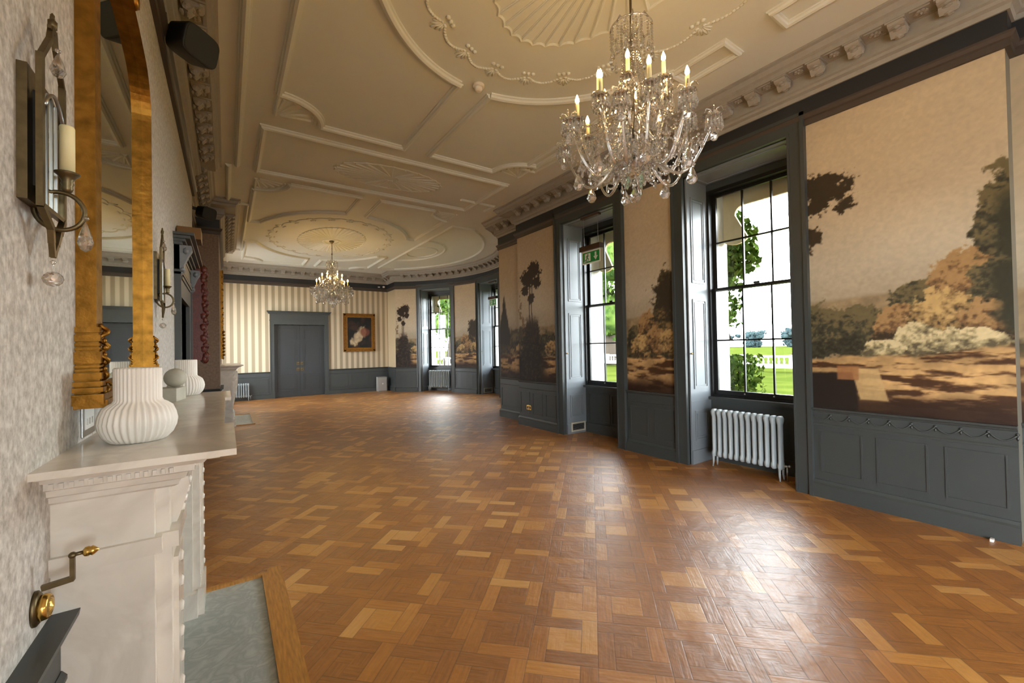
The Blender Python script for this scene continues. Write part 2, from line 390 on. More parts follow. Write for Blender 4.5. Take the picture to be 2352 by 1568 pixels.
def copy_tree(o, parent=None):
    c = o.copy(); COL.objects.link(c)
    if parent: c.parent = parent
    for ch in list(o.children): copy_tree(ch, c)
    return c
def lin(o, t, n):   # straight wall: origin, direction, normal into the room
    return lambda s, d, z: (o[0]+t[0]*s+n[0]*d, o[1]+t[1]*s+n[1]*d, z)
mapL = lin((XL, 0), (0, 1), (1, 0)); mapL2 = lin((XL2, 0), (0, 1), (1, 0)); mapR = lin((XR, 0), (0, 1), (-1, 0)); mapRR = lin((XRR, 0), (0, 1), (-1, 0))
mapF = lin((0, YF), (1, 0), (0, -1)); mapN = lin((0, YN), (1, 0), (0, 1))
def bow(c, R): return lambda s, d, z: (c[0]+(R-d)*math.cos(s/R), c[1]+(R-d)*math.sin(s/R), z)
mapB = bow(BC, BR); BCN = (BC[0], 2*3.709-BC[1]); mapBN = bow(BCN, BR)
def arc(c, R, a0, a1, n): return [(c[0]+R*math.cos(a0+(a1-a0)*i/n), c[1]+R*math.sin(a0+(a1-a0)*i/n)) for i in range(n+1)]
def shift(mp, ds): return lambda s, d, z: mp(s, d+ds, z)
# ------------------------------------------------------------------ the room shell
WT = .94
def bow_end(c, s): return (c[0]+BR*math.cos(BA), c[1]+s*BR*math.sin(BA))
far_arc = arc(BC, BR, BA, -BA, 28); near_arc = arc(BCN, BR, BA, -BA, 28)
PERIM = [(XL, YN), (XL, 7.3), (XL2, 7.3), (XL2, 9.5), (-.10, 9.5), (-.10, 13.42), (XL2, 13.42), (XL2, YF), (XRR, YF)] + far_arc + \
        [(XRR, YS1), (XR, YS1), (XR, YS0), (XRR, YS0)] + near_arc + [(XRR, YN)]
fl = MB(); fl.add([(-2, YN-1, 0), (8, YN-1, 0), (8, YF+1, 0), (-2, YF+1, 0)], [(0, 1, 2, 3)]); struct('floor', fl, M['parquet'])
ce = MB(); ce.box(-1.5, 8, YN-.5, YF+.5, ZC, ZC+.15); ceiling = struct('ceiling', ce, M['ceiling'])
wl = MB(); wl.box(XL-.5, XL, YN, -8.0, 0, ZC).box(XL-.5, XL, -8.0, -6.6, 0, ZC).box(XL-.5, XL, -6.6, -1.6, 0, .12).box(XL-.5, XL, -6.6, -1.6, 2.6, ZC).box(XL-.5, XL, -1.6, 4.95, 0, ZC).box(XL-.5, XL, 6.05, 7.3, 0, ZC).box(XL-.5, XL, 4.95, 6.05, 2.08, ZC).box(XL-.5, XL-.2, 4.95, 6.05, 0, 2.08).box(XL-.5, XL2, 7.3, 9.5, 0, ZC).box(XL-.5, XL2, 15.1, YF+.3, 0, ZC).box(XL-.5, XL2, 13.42, 13.5, 0, ZC).box(XL-.5, XL2, 13.5, 15.1, 0, .9).box(XL-.5, XL2, 13.5, 15.1, 3.4, ZC)  # unseen openings behind the camera and beyond the breast added for fill light
wall_left = struct('wall_left', wl, M['paper'])
wc = MB(); wc.box(XL-.5, -.10, 9.5, 13.42, 0, ZC); struct('wall_chimney_breast', wc, M['brownpaper'])
wf = MB(); wf.box(XL2-.3, 1.30, YF, YF+.3, 0, ZC).box(2.88, XRR+1.5, YF, YF+.3, 0, ZC).box(1.30, 2.88, YF, YF+.3, 2.45, ZC).box(1.2, 3.0, YF+.3, YF+.4, 0, 2.6)
struct('wall_far', wf, M['stripes'])
wst = MB(); wst.box(XRR, XRR+.3, bow_end(BC, 1)[1], YF, 0, ZC); struct('wall_far_return', wst, mat('striped_return_paper', (190, 172, 140), .5))
wnr = MB(); wnr.box(XL-.5, 1.6, YN-.3, YN, 0, ZC).box(3.4, 8, YN-.3, YN, 0, ZC).box(-.1, 4.9, YN-.3, YN, 3.4, ZC).box(-.1, 4.9, YN-.3, YN, 0, .9); struct('wall_near', wnr, M['stripes'])  # opening out of view, added to let fill daylight into the room
PL = M['plaster'] = mat('wall_plaster', (112, 110, 100), .55)
def pier_arc(mb, mp, a0, a1, z0, z1, d0=0., d1=-WT):
    n = max(1, int(abs(a1-a0)/math.radians(3))); mb.mbox(mp, a0*BR, a1*BR, d0, d1, z0, z1, n)
wr = MB(); R_ = mapR
for a, b in ((YS0, W1[0]), (W1[1], W2[0]), (W2[1], YS1)): wr.mbox(R_, a, b, 0, -WT, 0, ZC)
for a, b in (W1, W2):
    wr.mbox(R_, a, b, 0, -WT, 3.70, ZC); wr.mbox(R_, a, b, -.50, -WT, 0, .80)
struct('wall_right', wr, PL)
HW = .615; WH = HW/BR; WANG = [math.radians(35.2), 0.0, math.radians(-35.2)]
for nm, mp, c in (('wall_bow', mapB, BC), ('wall_bow_behind', mapBN, BCN)):
    wb = MB(); ed = [BA, WANG[0]+WH, WANG[0]-WH, WANG[1]+WH, WANG[1]-WH, WANG[2]+WH, WANG[2]-WH, -BA]
    for i in range(0, 8, 2): pier_arc(wb, mp, ed[i+1], ed[i], 0, ZC)
    for a in WANG:
        pier_arc(wb, mp, a-WH, a+WH, 3.70, ZC); pier_arc(wb, mp, a-WH, a+WH, 0, .80, -.50, -WT)
    struct(nm, wb, PL)
wq = MB(); e1 = bow_end(BC, -1)[1]; e2 = bow_end(BCN, 1)[1]; e3 = bow_end(BCN, -1)[1]
wq.box(XRR, XRR+WT, YS1, e1, 0, ZC).box(XRR, XRR+WT, e2, YS0, 0, ZC).box(XRR, XRR+WT, YN, e3, 0, ZC)
struct('wall_recess', wq, PL)
# ------------------------------------------------------------------ cornice, fascia, rail
P_CORN = [(0, ZB), (.035, ZB), (.045, ZB+.035), (.075, ZB+.05), (.08, ZB+.075), (.10, ZB+.085), (.10, ZB+.20), (.27, ZB+.215), (.275, ZB+.255), (.30, ZB+.27), (.32, ZB+.315), (.345, ZB+.325), (.345, ZC), (0, ZC)]
c_ = MB(); c_.sweepP(P_CORN, PERIM, closed=True)
def path_samples(pts, step, off):
    out = []
    n = len(pts)
    # group consecutive short segments (arcs) so that brackets keep an even spacing round the bows
    runs = []; cur = [pts[0]]
    for k in range(n):
        a, b = Vector(pts[k]), Vector(pts[(k+1) % n]); cur.append(tuple(b))
        c2 = Vector(pts[(k+2) % n]); t1 = (b-a).normalized(); t2 = (c2-b).normalized()
        if t1.dot(t2) < .97: runs.append(cur); cur = [tuple(b)]
    for run in runs:
        seg = [(Vector(run[i]), Vector(run[i+1])) for i in range(len(run)-1)]; L_ = sum((b-a).length for a, b in seg)
        m = int((L_-.12)/step)
        if m < 1: continue
        s0 = (L_-(m-1)*step)/2 if L_ > .5 else L_/2
        for i in range(m):
            d = s0+i*step
            for a, b in seg:
                l = (b-a).length
                if d <= l: t = (b-a)/l; out.append((a+t*d, t)); break
                d -= l
    return out
def bracket_shape():
    mb = MB(); prof = [(.0, 0), (.012, -.012), (.016, -.05), (.03, -.085), (.06, -.098), (.082, -.075), (.10, -.05), (.13, -.042), (.152, -.03), (.165, -.008), (.168, 0)]
    mp = lambda s, d, z: (s, d, z)
    w_ = .052
    mb.sweepS(mp, [(d, z) for d, z in prof], -w_, w_, 1)
    mb.mbox(mp, -w_-.012, w_+.012, 0, .172, -.012, .004)
    for sg in (-1, 1):   # scrolls on the cheeks and leaf under
        for (d, z, r) in ((.05, -.058, .03), (.135, -.022, .016)):
            mb.ico((sg*w_, d, z), r, 1, (.35, 1, 1)); mb.ico((sg*(w_+.006), d, z), r*.45, 1, (.6, 1, 1))
    for i in range(4): mb.ico((0, .02+.035*i, -.05-.045*math.sin(1+i*.9)*(1 if i < 2 else .2)), .026, 1, (1.5, .7, .6))
    return mb
def rosette_shape():
    mb = MB()
    for i in range(6):
        a = PI*i/3; mb.ico((.028*math.cos(a), .028*math.sin(a), -.006), .022, 1, (1, 1, .55))
    mb.ico((0, 0, -.012), .016, 1)
    for sg in (-1, 1): mb.mbox(lambda s, d, z: (s, d, z), -.062, .062, sg*.06-.006, sg*.06+.006, -.008, .004)
    return mb
br_, ro_ = bracket_shape(), rosette_shape()
BSTEP = .297
for src, off, dz, dd in ((br_, 0, ZB+.208, .10), (ro_, .5, ZB+.208, .19)):
    for p, t in path_samples(PERIM, BSTEP, 0):
        if p.y < -2.2: continue
        p2 = p+t*BSTEP*off; n_ = Vector((t.y, -t.x))
        c_.add([(p2.x+t.x*v[0]+n_.x*(v[1]+dd), p2.y+t.y*v[0]+n_.y*(v[1]+dd), v[2]+dz) for v in src.v], src.f, False)
struct('trim_1', c_, M['cornice'])
f_ = MB(); f_.sweepP([(0, ZR+.09), (.018, ZR+.09), (.018, ZB), (0, ZB)], PERIM, closed=True); struct('trim_2', f_, M['fascia'])
r_ = MB(); r_.sweepP([(0, ZR), (.03, ZR), (.032, ZR+.05), (.045, ZR+.06), (.06, ZR+.085), (.06, ZR+.105), (0, ZR+.105)], PERIM, closed=True); struct('trim_3', r_, M['rail'])
# ------------------------------------------------------------------ dado, dado rail and skirting
P_SKIRT = [(0, 0), (.055, 0), (.055, .13), (.04, .145), (.03, .17), (0, .17)]
P_DRAIL = [(0, .835), (.028, .845), (.035, .862), (.052, .868), (.055, .885), (0, .885)]
P_DLOW = [(0, .705), (.03, .712), (.03, .722), (.02, .735), (0, .735)]
def moulding_rect(mb, mp, s0, s1, z0, z1, d=.018, w_=.022, t=.012, n=1, slope=True):
    for (a, b, c, e) in ((s0, s1, z0, z0+w_), (s0, s1, z1-w_, z1)): mb.mbox(mp, a, b, d, d+t, c, e, n)
    for (a, b) in ((s0, s0+w_), (s1-w_, s1)): mb.mbox(mp, a, b, d, d+t, z0+w_, z1-w_, 1)
def dado(mb, sk, mp, s0, s1, panels=1, n=1, swag=False):
    mb.mbox(mp, s0, s1, 0, .018, 0, .85, n); mb.sweepS(mp, P_DRAIL, s0, s1, n); mb.sweepS(mp, P_DLOW, s0, s1, n); sk.sweepS(mp, P_SKIRT, s0, s1, n)
    w_ = (s1-s0)/panels
    for i in range(panels):
        a, b = s0+i*w_+.05, s0+(i+1)*w_-.05
        if b-a > .12: moulding_rect(mb, mp, a, b, .24, .66, n=n, t=.008, w_=.014)
    if swag:
        k = max(1, round((s1-s0)/.15)); st = (s1-s0)/k
        for i in range(k):
            a = s0+i*st
            pts = [mp(a+st*j/8, .022, .815-.05*math.sin(PI*j/8)) for j in range(9)]
            mb.tube(pts, .0065, 5)
            mb.ico(mp(a, .022, .82), .013, 1); mb.ico(mp(a, .022, .79), .008, 1, (1, 1, 2.2))
db, sb = MB(), MB()
TRW = .16
dado(db, sb, mapR, YS0, W1[0]-TRW, 3, swag=True)
dado(db, sb, mapR, W1[1]+TRW, W2[0]-TRW, 2); dado(db, sb, mapR, W2[1]+TRW, YS1, 3)
db.mbox(shift(mapR, 0), YS1, YS1+.018, 0, -.22, 0, .85); 
struct('trim_4', db, M['slate']); struct('baseboard_right', sb, M['slate'])
db, sb = MB(), MB()
TA = (HW+TRW)/BR
for mp in (mapB,):
    for a0, a1 in ((WANG[0]+TA, BA), (WANG[1]+TA, WANG[0]-TA), (WANG[2]+TA, WANG[1]-TA), (-BA, WANG[2]-TA)): dado(db, sb, mp, a0*BR, a1*BR, 1, n=4)
dado(db, sb, mapRR, YS1, e1, 1); dado(db, sb, mapRR, bow_end(BC, 1)[1], YF, 1); dado(db, sb, mapRR, e2, YS0, 1)
for a0, a1 in ((WANG[0]+TA, BA), (WANG[1]+TA, WANG[0]-TA), (WANG[2]+TA, WANG[1]-TA), (-BA, WANG[2]-TA)): dado(db, sb, mapBN, a0*BR, a1*BR, 1, n=4)
struct('trim_5', db, M['slate']); struct('baseboard_bow', sb, M['slate'])
db, sb = MB(), MB()
dado(db, sb, mapF, XL2, 1.19, 2); dado(db, sb, mapF, 2.99, XRR, 3)
struct('trim_6', db, M['slate']); struct('baseboard_far', sb, M['slate'])
db, sb = MB(), MB()
for a, b, k in ((-1.55, 1.58, 3), (3.42, 4.70, 1), (6.30, 7.3, 1)): dado(db, sb, mapL, a, b, k)
for a, b in ((7.3, 9.5), (13.42, YF)): dado(db, sb, mapL2, a, b, 2)
mbr = lin((-.10, 0), (0, 1), (1, 0)); mfr = lin((0, 9.5), (1, 0), (0, -1))
dado(db, sb, mbr, 9.5, 10.54, 1); dado(db, sb, mbr, 12.38, 13.42, 1); dado(db, sb, mfr, XL2, -.10, 1)
struct('trim_7', db, M['slate']); struct('baseboard_left', sb, M['slate'])
# ------------------------------------------------------------------ plaster relief of the ceiling
def ell(cx, cy, ax, ay, a0, a1, n): return [(cx+ax*math.cos(a0+(a1-a0)*i/n), cy+ay*math.sin(a0+(a1-a0)*i/n)) for i in range(n+1)]
P_RIB = [(-.046, 0), (-.044, -.018), (-.030, -.022), (-.024, -.044), (.0, -.054), (.024, -.044), (.030, -.022), (.044, -.018), (.046, 0)]
def rib(mb, pts, closed=False, k=1.0): mb.sweepP([(d*k, ZC+.002+z*k) for d, z in P_RIB], pts, closed)
PAN = {}
mb = MB()
C1, A1 = (XM, 1.83), (1.66, 2.12); C2, A2 = (XM, 11.46), (1.76, 2.5)
def corner_arc(cx, cy, r, a0, a1): return ell(cx, cy, r, r, a0, a1, 14)
def fan(mb, cx, cy, r, a0, a1, n, k=.6):
    for i in range(n):
        a = a0+(a1-a0)*(i+.5)/n
        rib(mb, [(cx+.12*r*math.cos(a), cy+.12*r*math.sin(a)), (cx+.82*r*math.cos(a), cy+.82*r*math.sin(a))], k=k*.55)
    m = n*4
    sc_ = [(cx+r*(.86+.04*abs(math.sin(PI*(j/4))))*math.cos(a0+(a1-a0)*j/m), cy+r*(.86+.04*abs(math.sin(PI*(j/4))))*math.sin(a0+(a1-a0)*j/m)) for j in range(m+1)]
    rib(mb, sc_, k=.35)
def ey(C, A, x): return A[1]*math.sqrt(max(0, 1-((x-C[0])/A[0])**2))
def big_panel(mb, C, A, x0, x1, y0, y1, gap=.19, r=.50):
    for sx_ in (-1, 1):
        for sy in (-1, 1):
            xo = x0 if sx_ < 0 else x1; yo = y0 if sy < 0 else y1; xg = C[0]+sx_*gap
            fx = -sx_; fy = -sy
            a0 = math.atan2(0, fx); a1 = math.atan2(fy, 0)
            if abs(a1-a0) > PI: a0 += 2*PI if a0 < a1 else -2*PI
            ar = corner_arc(xo, yo, r, a0, a1)     # from (xo+fx*r, yo) to (xo, yo+fy*r)
            xe = xo+fx*.22; ye = C[1]+sy*ey(C, A, xe)
            rib(mb, [(xg, C[1]+sy*ey(C, A, xg)), (xg, yo), (xo+fx*r, yo)]); rib(mb, ar)
            th = [xg+(xe-xg)*i/24 for i in range(25)]
            rib(mb, [(x, C[1]+sy*ey(C, A, x)) for x in th])
            rib(mb, [(xo, yo+fy*r), (xo, C[1]+sy*(abs(ye-C[1])+.0)), (xe, ye)])
            rib(mb, [(xo, yo), (xo+fx*.0001, yo+fy*(r-.03))], k=.6)
            fan(mb, xo, yo, r-.03, a0, a1, 5, k=.7)
big_panel(mb, C1, A1, .50, 4.03, -1.97, 5.63); big_panel(mb, C2, A2, .42, 4.03, 7.88, 15.05)
rib(mb, [(.41, 6.0), (4.03, 6.0), (4.03, 7.52), (.41, 7.52)], True)
rib(mb, [(.155, -2), (.155, 7.45)]); rib(mb, [(.05, 7.5), (.05, 9.35)], k=.9); rib(mb, [(.05, 9.35), (.36, 9.35), (.36, 13.6), (.05, 13.6), (.05, 15.5)], k=.9)
rib(mb, [(3.87, 2.06), (4.13, 2.06), (4.13, 5.3), (3.87, 5.3)], True, k=.8); rib(mb, [(3.87, 1.64), (4.13, 1.64), (4.13, -1.6), (3.87, -1.6)], True, k=.8)
rib(mb, [(4.42, 7.4), (4.42, 7.05), (3.7, 7.05)], k=.7); rib(mb, [(4.35, 8.7), (4.35, 14.4), (4.9, 14.4)] + arc(BC, BR-.75, math.radians(50), math.radians(-50), 24) + [(4.9, 8.7)], True, k=.8)
rib(mb, [(4.35+.95*math.cos(a), 11.55+1.35*math.sin(a)) for a in [PI/2-PI*i/20 for i in range(21)]], k=.7)
rib(mb, [(4.75+.4*math.cos(a), 11.55+.65*math.sin(a)) for a in [2*PI*i/24 for i in range(24)]], True, k=.5)
mb.build('plaster_rib', M['ceiling'], ceiling)
mb = MB()
for C, A in ((C1, (.74, 1.25)), (C2, (.78, 1.35))):
    nr = 40
    for i in range(nr):
        a = 2*PI*i/nr; rib(mb, [(C[0]+.2*A[0]*math.cos(a), C[1]+.2*A[1]*math.sin(a)), (C[0]+.97*A[0]*math.cos(a), C[1]+.97*A[1]*math.sin(a))], k=.42)
    rib(mb, [(C[0]+A[0]*(1-.025*abs(math.sin(nr*a/2)))*math.cos(a), C[1]+A[1]*(1-.025*abs(math.sin(nr*a/2)))*math.sin(a)) for a in [2*PI*j/(nr*4) for j in range(nr*4)]], True, k=.3)
    rib(mb, ell(C[0], C[1], .19*A[0]+.06, .19*A[1], 0, 2*PI, 32)[:-1], True, k=.7)
nr = 26; C = (XM, 6.77)
for i in range(nr):
    a = 2*PI*i/nr; rib(mb, [(C[0]+.12*math.cos(a), C[1]+.09*math.sin(a)), (C[0]+.84*math.cos(a), C[1]+.42*math.sin(a))], k=.4)
rib(mb, [(C[0]+.88*(1-.03*abs(math.sin(nr*a/2)))*math.cos(a), C[1]+.45*(1-.03*abs(math.sin(nr*a/2)))*math.sin(a)) for a in [2*PI*j/(nr*4) for j in range(nr*4)]], True, k=.32)
mb.build('fan_medallion', M['ceiling'], ceiling)
mb = MB()
for C, A, n in ((C1, (1.25, 1.70), 22), (C2, (1.32, 1.95), 22)):
    for i in range(n):
        a = 2*PI*(i+.5)/n; p = Vector((C[0]+A[0]*math.cos(a), C[1]+A[1]*math.sin(a))); q = Vector((math.cos(a)/A[0], math.sin(a)/A[1])).normalized(); t = Vector((-q.y, q.x))
        for k in range(-3, 4):   # palmette leaves
            an = k*.33; d = q*math.cos(an)+t*math.sin(an); L_ = .10+.05*(3-abs(k))/3
            mb.ico((p.x+d.x*L_*.6, p.y+d.y*L_*.6, ZC-.004), L_*.5, 1, (.9, .2, .18), Euler((0, 0, math.atan2(d.y, d.x))))
        for k in (-1, 0, 1): mb.ico((p.x-q.x*.05+t.x*k*.05, p.y-q.y*.05+t.y*k*.05, ZC-.004), .024, 1, (1, 1, .7))
        a2 = 2*PI*(i+1.5)/n
        for j in range(1, 15):   # rope of husks between
            f = j/15; aa = a+(a2-a)*f; k_ = 1+.055*math.sin(PI*f)
            mb.ico((C[0]+A[0]*k_*math.cos(aa), C[1]+A[1]*k_*math.sin(aa), ZC-.004), .021, 1, (1.1, .7, .6), Euler((0, 0, aa+PI/2)))
mb.build('husk_garland', M['ceiling'], ceiling)
# ------------------------------------------------------------------ windows
def window(idx, mp, apron=True, mirrored=False):
    root = sempty('window_%d' % idx); d0 = -.48
    ar = MB()
    for sg in (-1, 1):
        a, b = sorted((sg*HW, sg*(HW+TRW)))
        ar.mbox(mp, a, b, -.02, .045, .0, 3.885); 
        e0, e1_ = sorted((sg*(HW+TRW-.035), sg*(HW+TRW))); ar.mbox(mp, e0, e1_, .045, .066, 0, 3.885)
        e0, e1_ = sorted((sg*HW, sg*(HW+.02))); ar.mbox(mp, e0, e1_, .045, .054, 0, 3.72)
    ar.mbox(mp, -HW, HW, -.02, .045, 3.70, 3.885); ar.mbox(mp, -HW-TRW, HW+TRW, .045, .066, 3.85, 3.885); ar.mbox(mp, -HW, HW, .045, .054, 3.70, 3.72)
    ar.build('architrave', M['slate'], root)
    for sg in (-1, 1):
        sh = MB(); a, b = sorted((sg*HW, sg*(HW-.02))); sh.mbox(mp, a, b, d0, -.02, 0, 3.70)
        rv = lambda s, d, z, sg=sg: mp(sg*(HW-.02-d), -.02+s, z)   # s runs outwards along the reveal
        for z0, z1 in ((.29, .68), (.96, 2.13), (2.34, 3.46)):
            moulding_rect(sh, rv, -.39, -.08, z0, z1, d=0, w_=.022, t=.010); moulding_rect(sh, rv, -.35, -.12, z0+.04, z1-.04, d=0, w_=.012, t=.008)
        sh.mbox(rv, -.46, 0, 0, .004, .80, .806); sh.mbox(rv, -.46, .0, 0, .014, 0, .17)
        s_o = sh.build('shutter', M['shutter'], root)
        kb = MB(); kb.ico(rv(-.025, .012, 1.42), .013, 2); kb.build('shutter_knob', M['brass'], s_o)
    so = MB(); so.mbox(mp, -HW, HW, d0, -.02, 3.685, 3.70); sf = lambda s, d, z: mp(s, z, 3.685-d)
    moulding_rect(so, sf, -HW+.07, HW-.07, d0+.06, -.08, d=0, w_=.02, t=.012); so.build('soffit', M['shutter'], root)
    hb = MB(); hb.mbox(mp, -HW, HW, d0-.04, d0, 3.60, 3.70); hb.mbox(mp, -HW, HW, d0-.10, d0+.06, .80, .838); hb.mbox(mp, -HW, HW, d0-.03, d0, 0, .80)
    if apron:
        moulding_rect(hb, shift(mp, d0), -HW+.10, -.02, .2, .70, d=0); moulding_rect(hb, shift(mp, d0), .02, HW-.10, .2, .70, d=0)
    hb.mbox(mp, -HW, HW, d0, d0+.03, 0, .17); hb.build('sill_and_apron', M['slate'], root)
    fr = MB()
    for sg in (-1, 1):
        a, b = sorted((sg*HW, sg*(HW-.05))); fr.mbox(mp, a, b, d0-.12, d0, .838, 3.60)
    fr.mbox(mp, -HW+.05, HW-.05, d0-.12, d0, 3.555, 3.60); fr.mbox(mp, -HW+.05, HW-.05, d0-.12, d0-.01, .838, .862); fr.build('sash_box', M['black'], root)
    gw = HW-.05; gx = gw-.045
    for nm, z0, z1, dd in (('upper_sash', 2.245, 3.555, d0-.095), ('lower_sash', .862, 2.285, d0-.055)):
        s_ = MB()
        for sg in (-1, 1):
            a, b = sorted((sg*gw, sg*gx)); s_.mbox(mp, a, b, dd-.035, dd, z0, z1)
        zb, zt = (z0+.035, z1-.04) if nm == 'upper_sash' else (z0+.06, z1-.035)
        s_.mbox(mp, -gx, gx, dd-.035, dd, z0, zb); s_.mbox(mp, -gx, gx, dd-.035, dd, zt, z1)
        for k in (-1, 1): s_.mbox(mp, k*gx/3-.010, k*gx/3+.010, dd-.03, dd-.004, zb, zt)
        zm = (zb+zt)/2; s_.mbox(mp, -gx, gx, dd-.03, dd-.004, zm-.010, zm+.010)
        so_ = s_.build(nm, M['black'], root)
        g = MB(); g.mbox(mp, -gx, gx, dd-.02, dd-.016, zb, zt); g.build('glass', M['pane'], so_)
        if nm == 'lower_sash':
            lf = MB()
            for k in (-1, 1): lf.ico(mp(k*gx/3, dd+.008, z0+.03), .013, 1)
            lf.build('sash_lift', M['steel'], so_)
        else:
            lk = MB(); lk.bar(mp(-.035, dd+.03, z0+.055), mp(.035, dd+.03, z0+.055), .02, .025); lk.build('sash_catch', M['darkbronze'], so_)
    # outside: pale stone jambs, sill and the shaped blind box
    ex = MB(); dj = d0-.12
    for sg in (-1, 1):
        a, b = sorted((sg*HW, sg*(HW-.03))); ex.mbox(mp, a, b, -WT-.02, dj, .80, 3.70)
    ex.mbox(mp, -HW, HW, -WT-.06, dj, .78, .83); ex.build('stone_jamb', M['whiteext'], root)
    bx = MB(); n = 10
    bx.mbox(mp, -HW+.02, HW-.02, -WT+.02, -WT+.06, 3.42, 3.70)
    for sg in (-1, 1):   # cheek with a rounded foot, and a quarter round fillet under the box
        pts = [(sg*(HW-.03), 3.42), (sg*(HW-.03), 2.98)]
        pts += [(sg*(HW-.03-.16+.16*math.cos(a)), 2.98-.08*math.sin(a)) for a in [PI*i/8/1 for i in range(1, 9)]]
        pts += [(sg*(HW-.19), 3.30)] + [(sg*(HW-.19-.12+.12*math.cos(a)), 3.30+.12*math.sin(a)) for a in [PI/2*i/6 for i in range(1, 7)]]
        bx.poly(mp, pts, -WT+.02, -WT+.06)
    bx.build('blind_box', M['cream'], root)
    return root
def at(mp, s0): return lambda s, d, z: mp(s+s0, d, z)
def bowframe(c, a):
    r = BR*math.cos(WH); o = (c[0]+r*math.cos(a), c[1]+r*math.sin(a)); return lin(o, (-math.sin(a), math.cos(a)), (-math.cos(a), -math.sin(a)))
WF = [at(mapR, sum(W1)/2), at(mapR, sum(W2)/2)] + [bowframe(BC, a) for a in WANG] + [bowframe(BCN, a) for a in WANG]
for i, mp in enumerate(WF): window(i+1, mp, apron=i in (1, 3))
# portals: they only guide the sky light through the openings
def portal(c0, n, sx_, sy):
    l = bpy.data.lights.new('daylight_portal', 'AREA'); l.shape = 'RECTANGLE'; l.size = sx_; l.size_y = sy; l.cycles.is_portal = True
    o = bpy.data.objects.new('daylight_portal', l); COL.objects.link(o)
    o.matrix_world = Matrix.Translation(c0) @ n.to_track_quat('-Z', 'Z').to_matrix().to_4x4(); o['kind'] = 'structure'
portal(Vector((XL-.45, -4.1, 1.36)), Vector((1, 0, 0)), 5.0, 2.5); portal(Vector((2.5, YN-.25, 2.15)), Vector((0, 1, 0)), 1.8, 2.5)
portal(Vector((XL-.45, 14.3, 2.15)), Vector((1, 0, 0)), 1.6, 2.5)
for mp in WF:
    c0, cn = Vector(mp(0, -.72, 2.2)), Vector(mp(0, 0, 2.2)); portal(c0, (cn-c0).normalized(), 1.06, 2.7)
# ------------------------------------------------------------------ painted wall panels
def vnoise(x, y, seed):
    r_ = np.random.default_rng(seed); T = r_.random((64, 64)); xi = np.floor(x).astype(int); yi = np.floor(y).astype(int); fx = x-xi; fy = y-yi
    fx = fx*fx*(3-2*fx); fy = fy*fy*(3-2*fy); g = lambda a, b: T[a % 64, b % 64]
    return (g(xi, yi)*(1-fx)+g(xi+1, yi)*fx)*(1-fy)+(g(xi, yi+1)*(1-fx)+g(xi+1, yi+1)*fx)*fy
def fbm(x, y, seed, o=5):
    s = 0; a = .5; t = 0
    for k in range(o): s = s+a*vnoise(x*2**k+k*7.3, y*2**k+k*3.1, seed+k); t += a; a *= .55
    return s/t
def sm(a, b, x): t = np.clip((x-a)/(b-a), 0, 1); return t*t*(3-2*t)
def lerp(c, d, t): return c*(1-t[..., None])+np.array(d, float)*t[..., None]
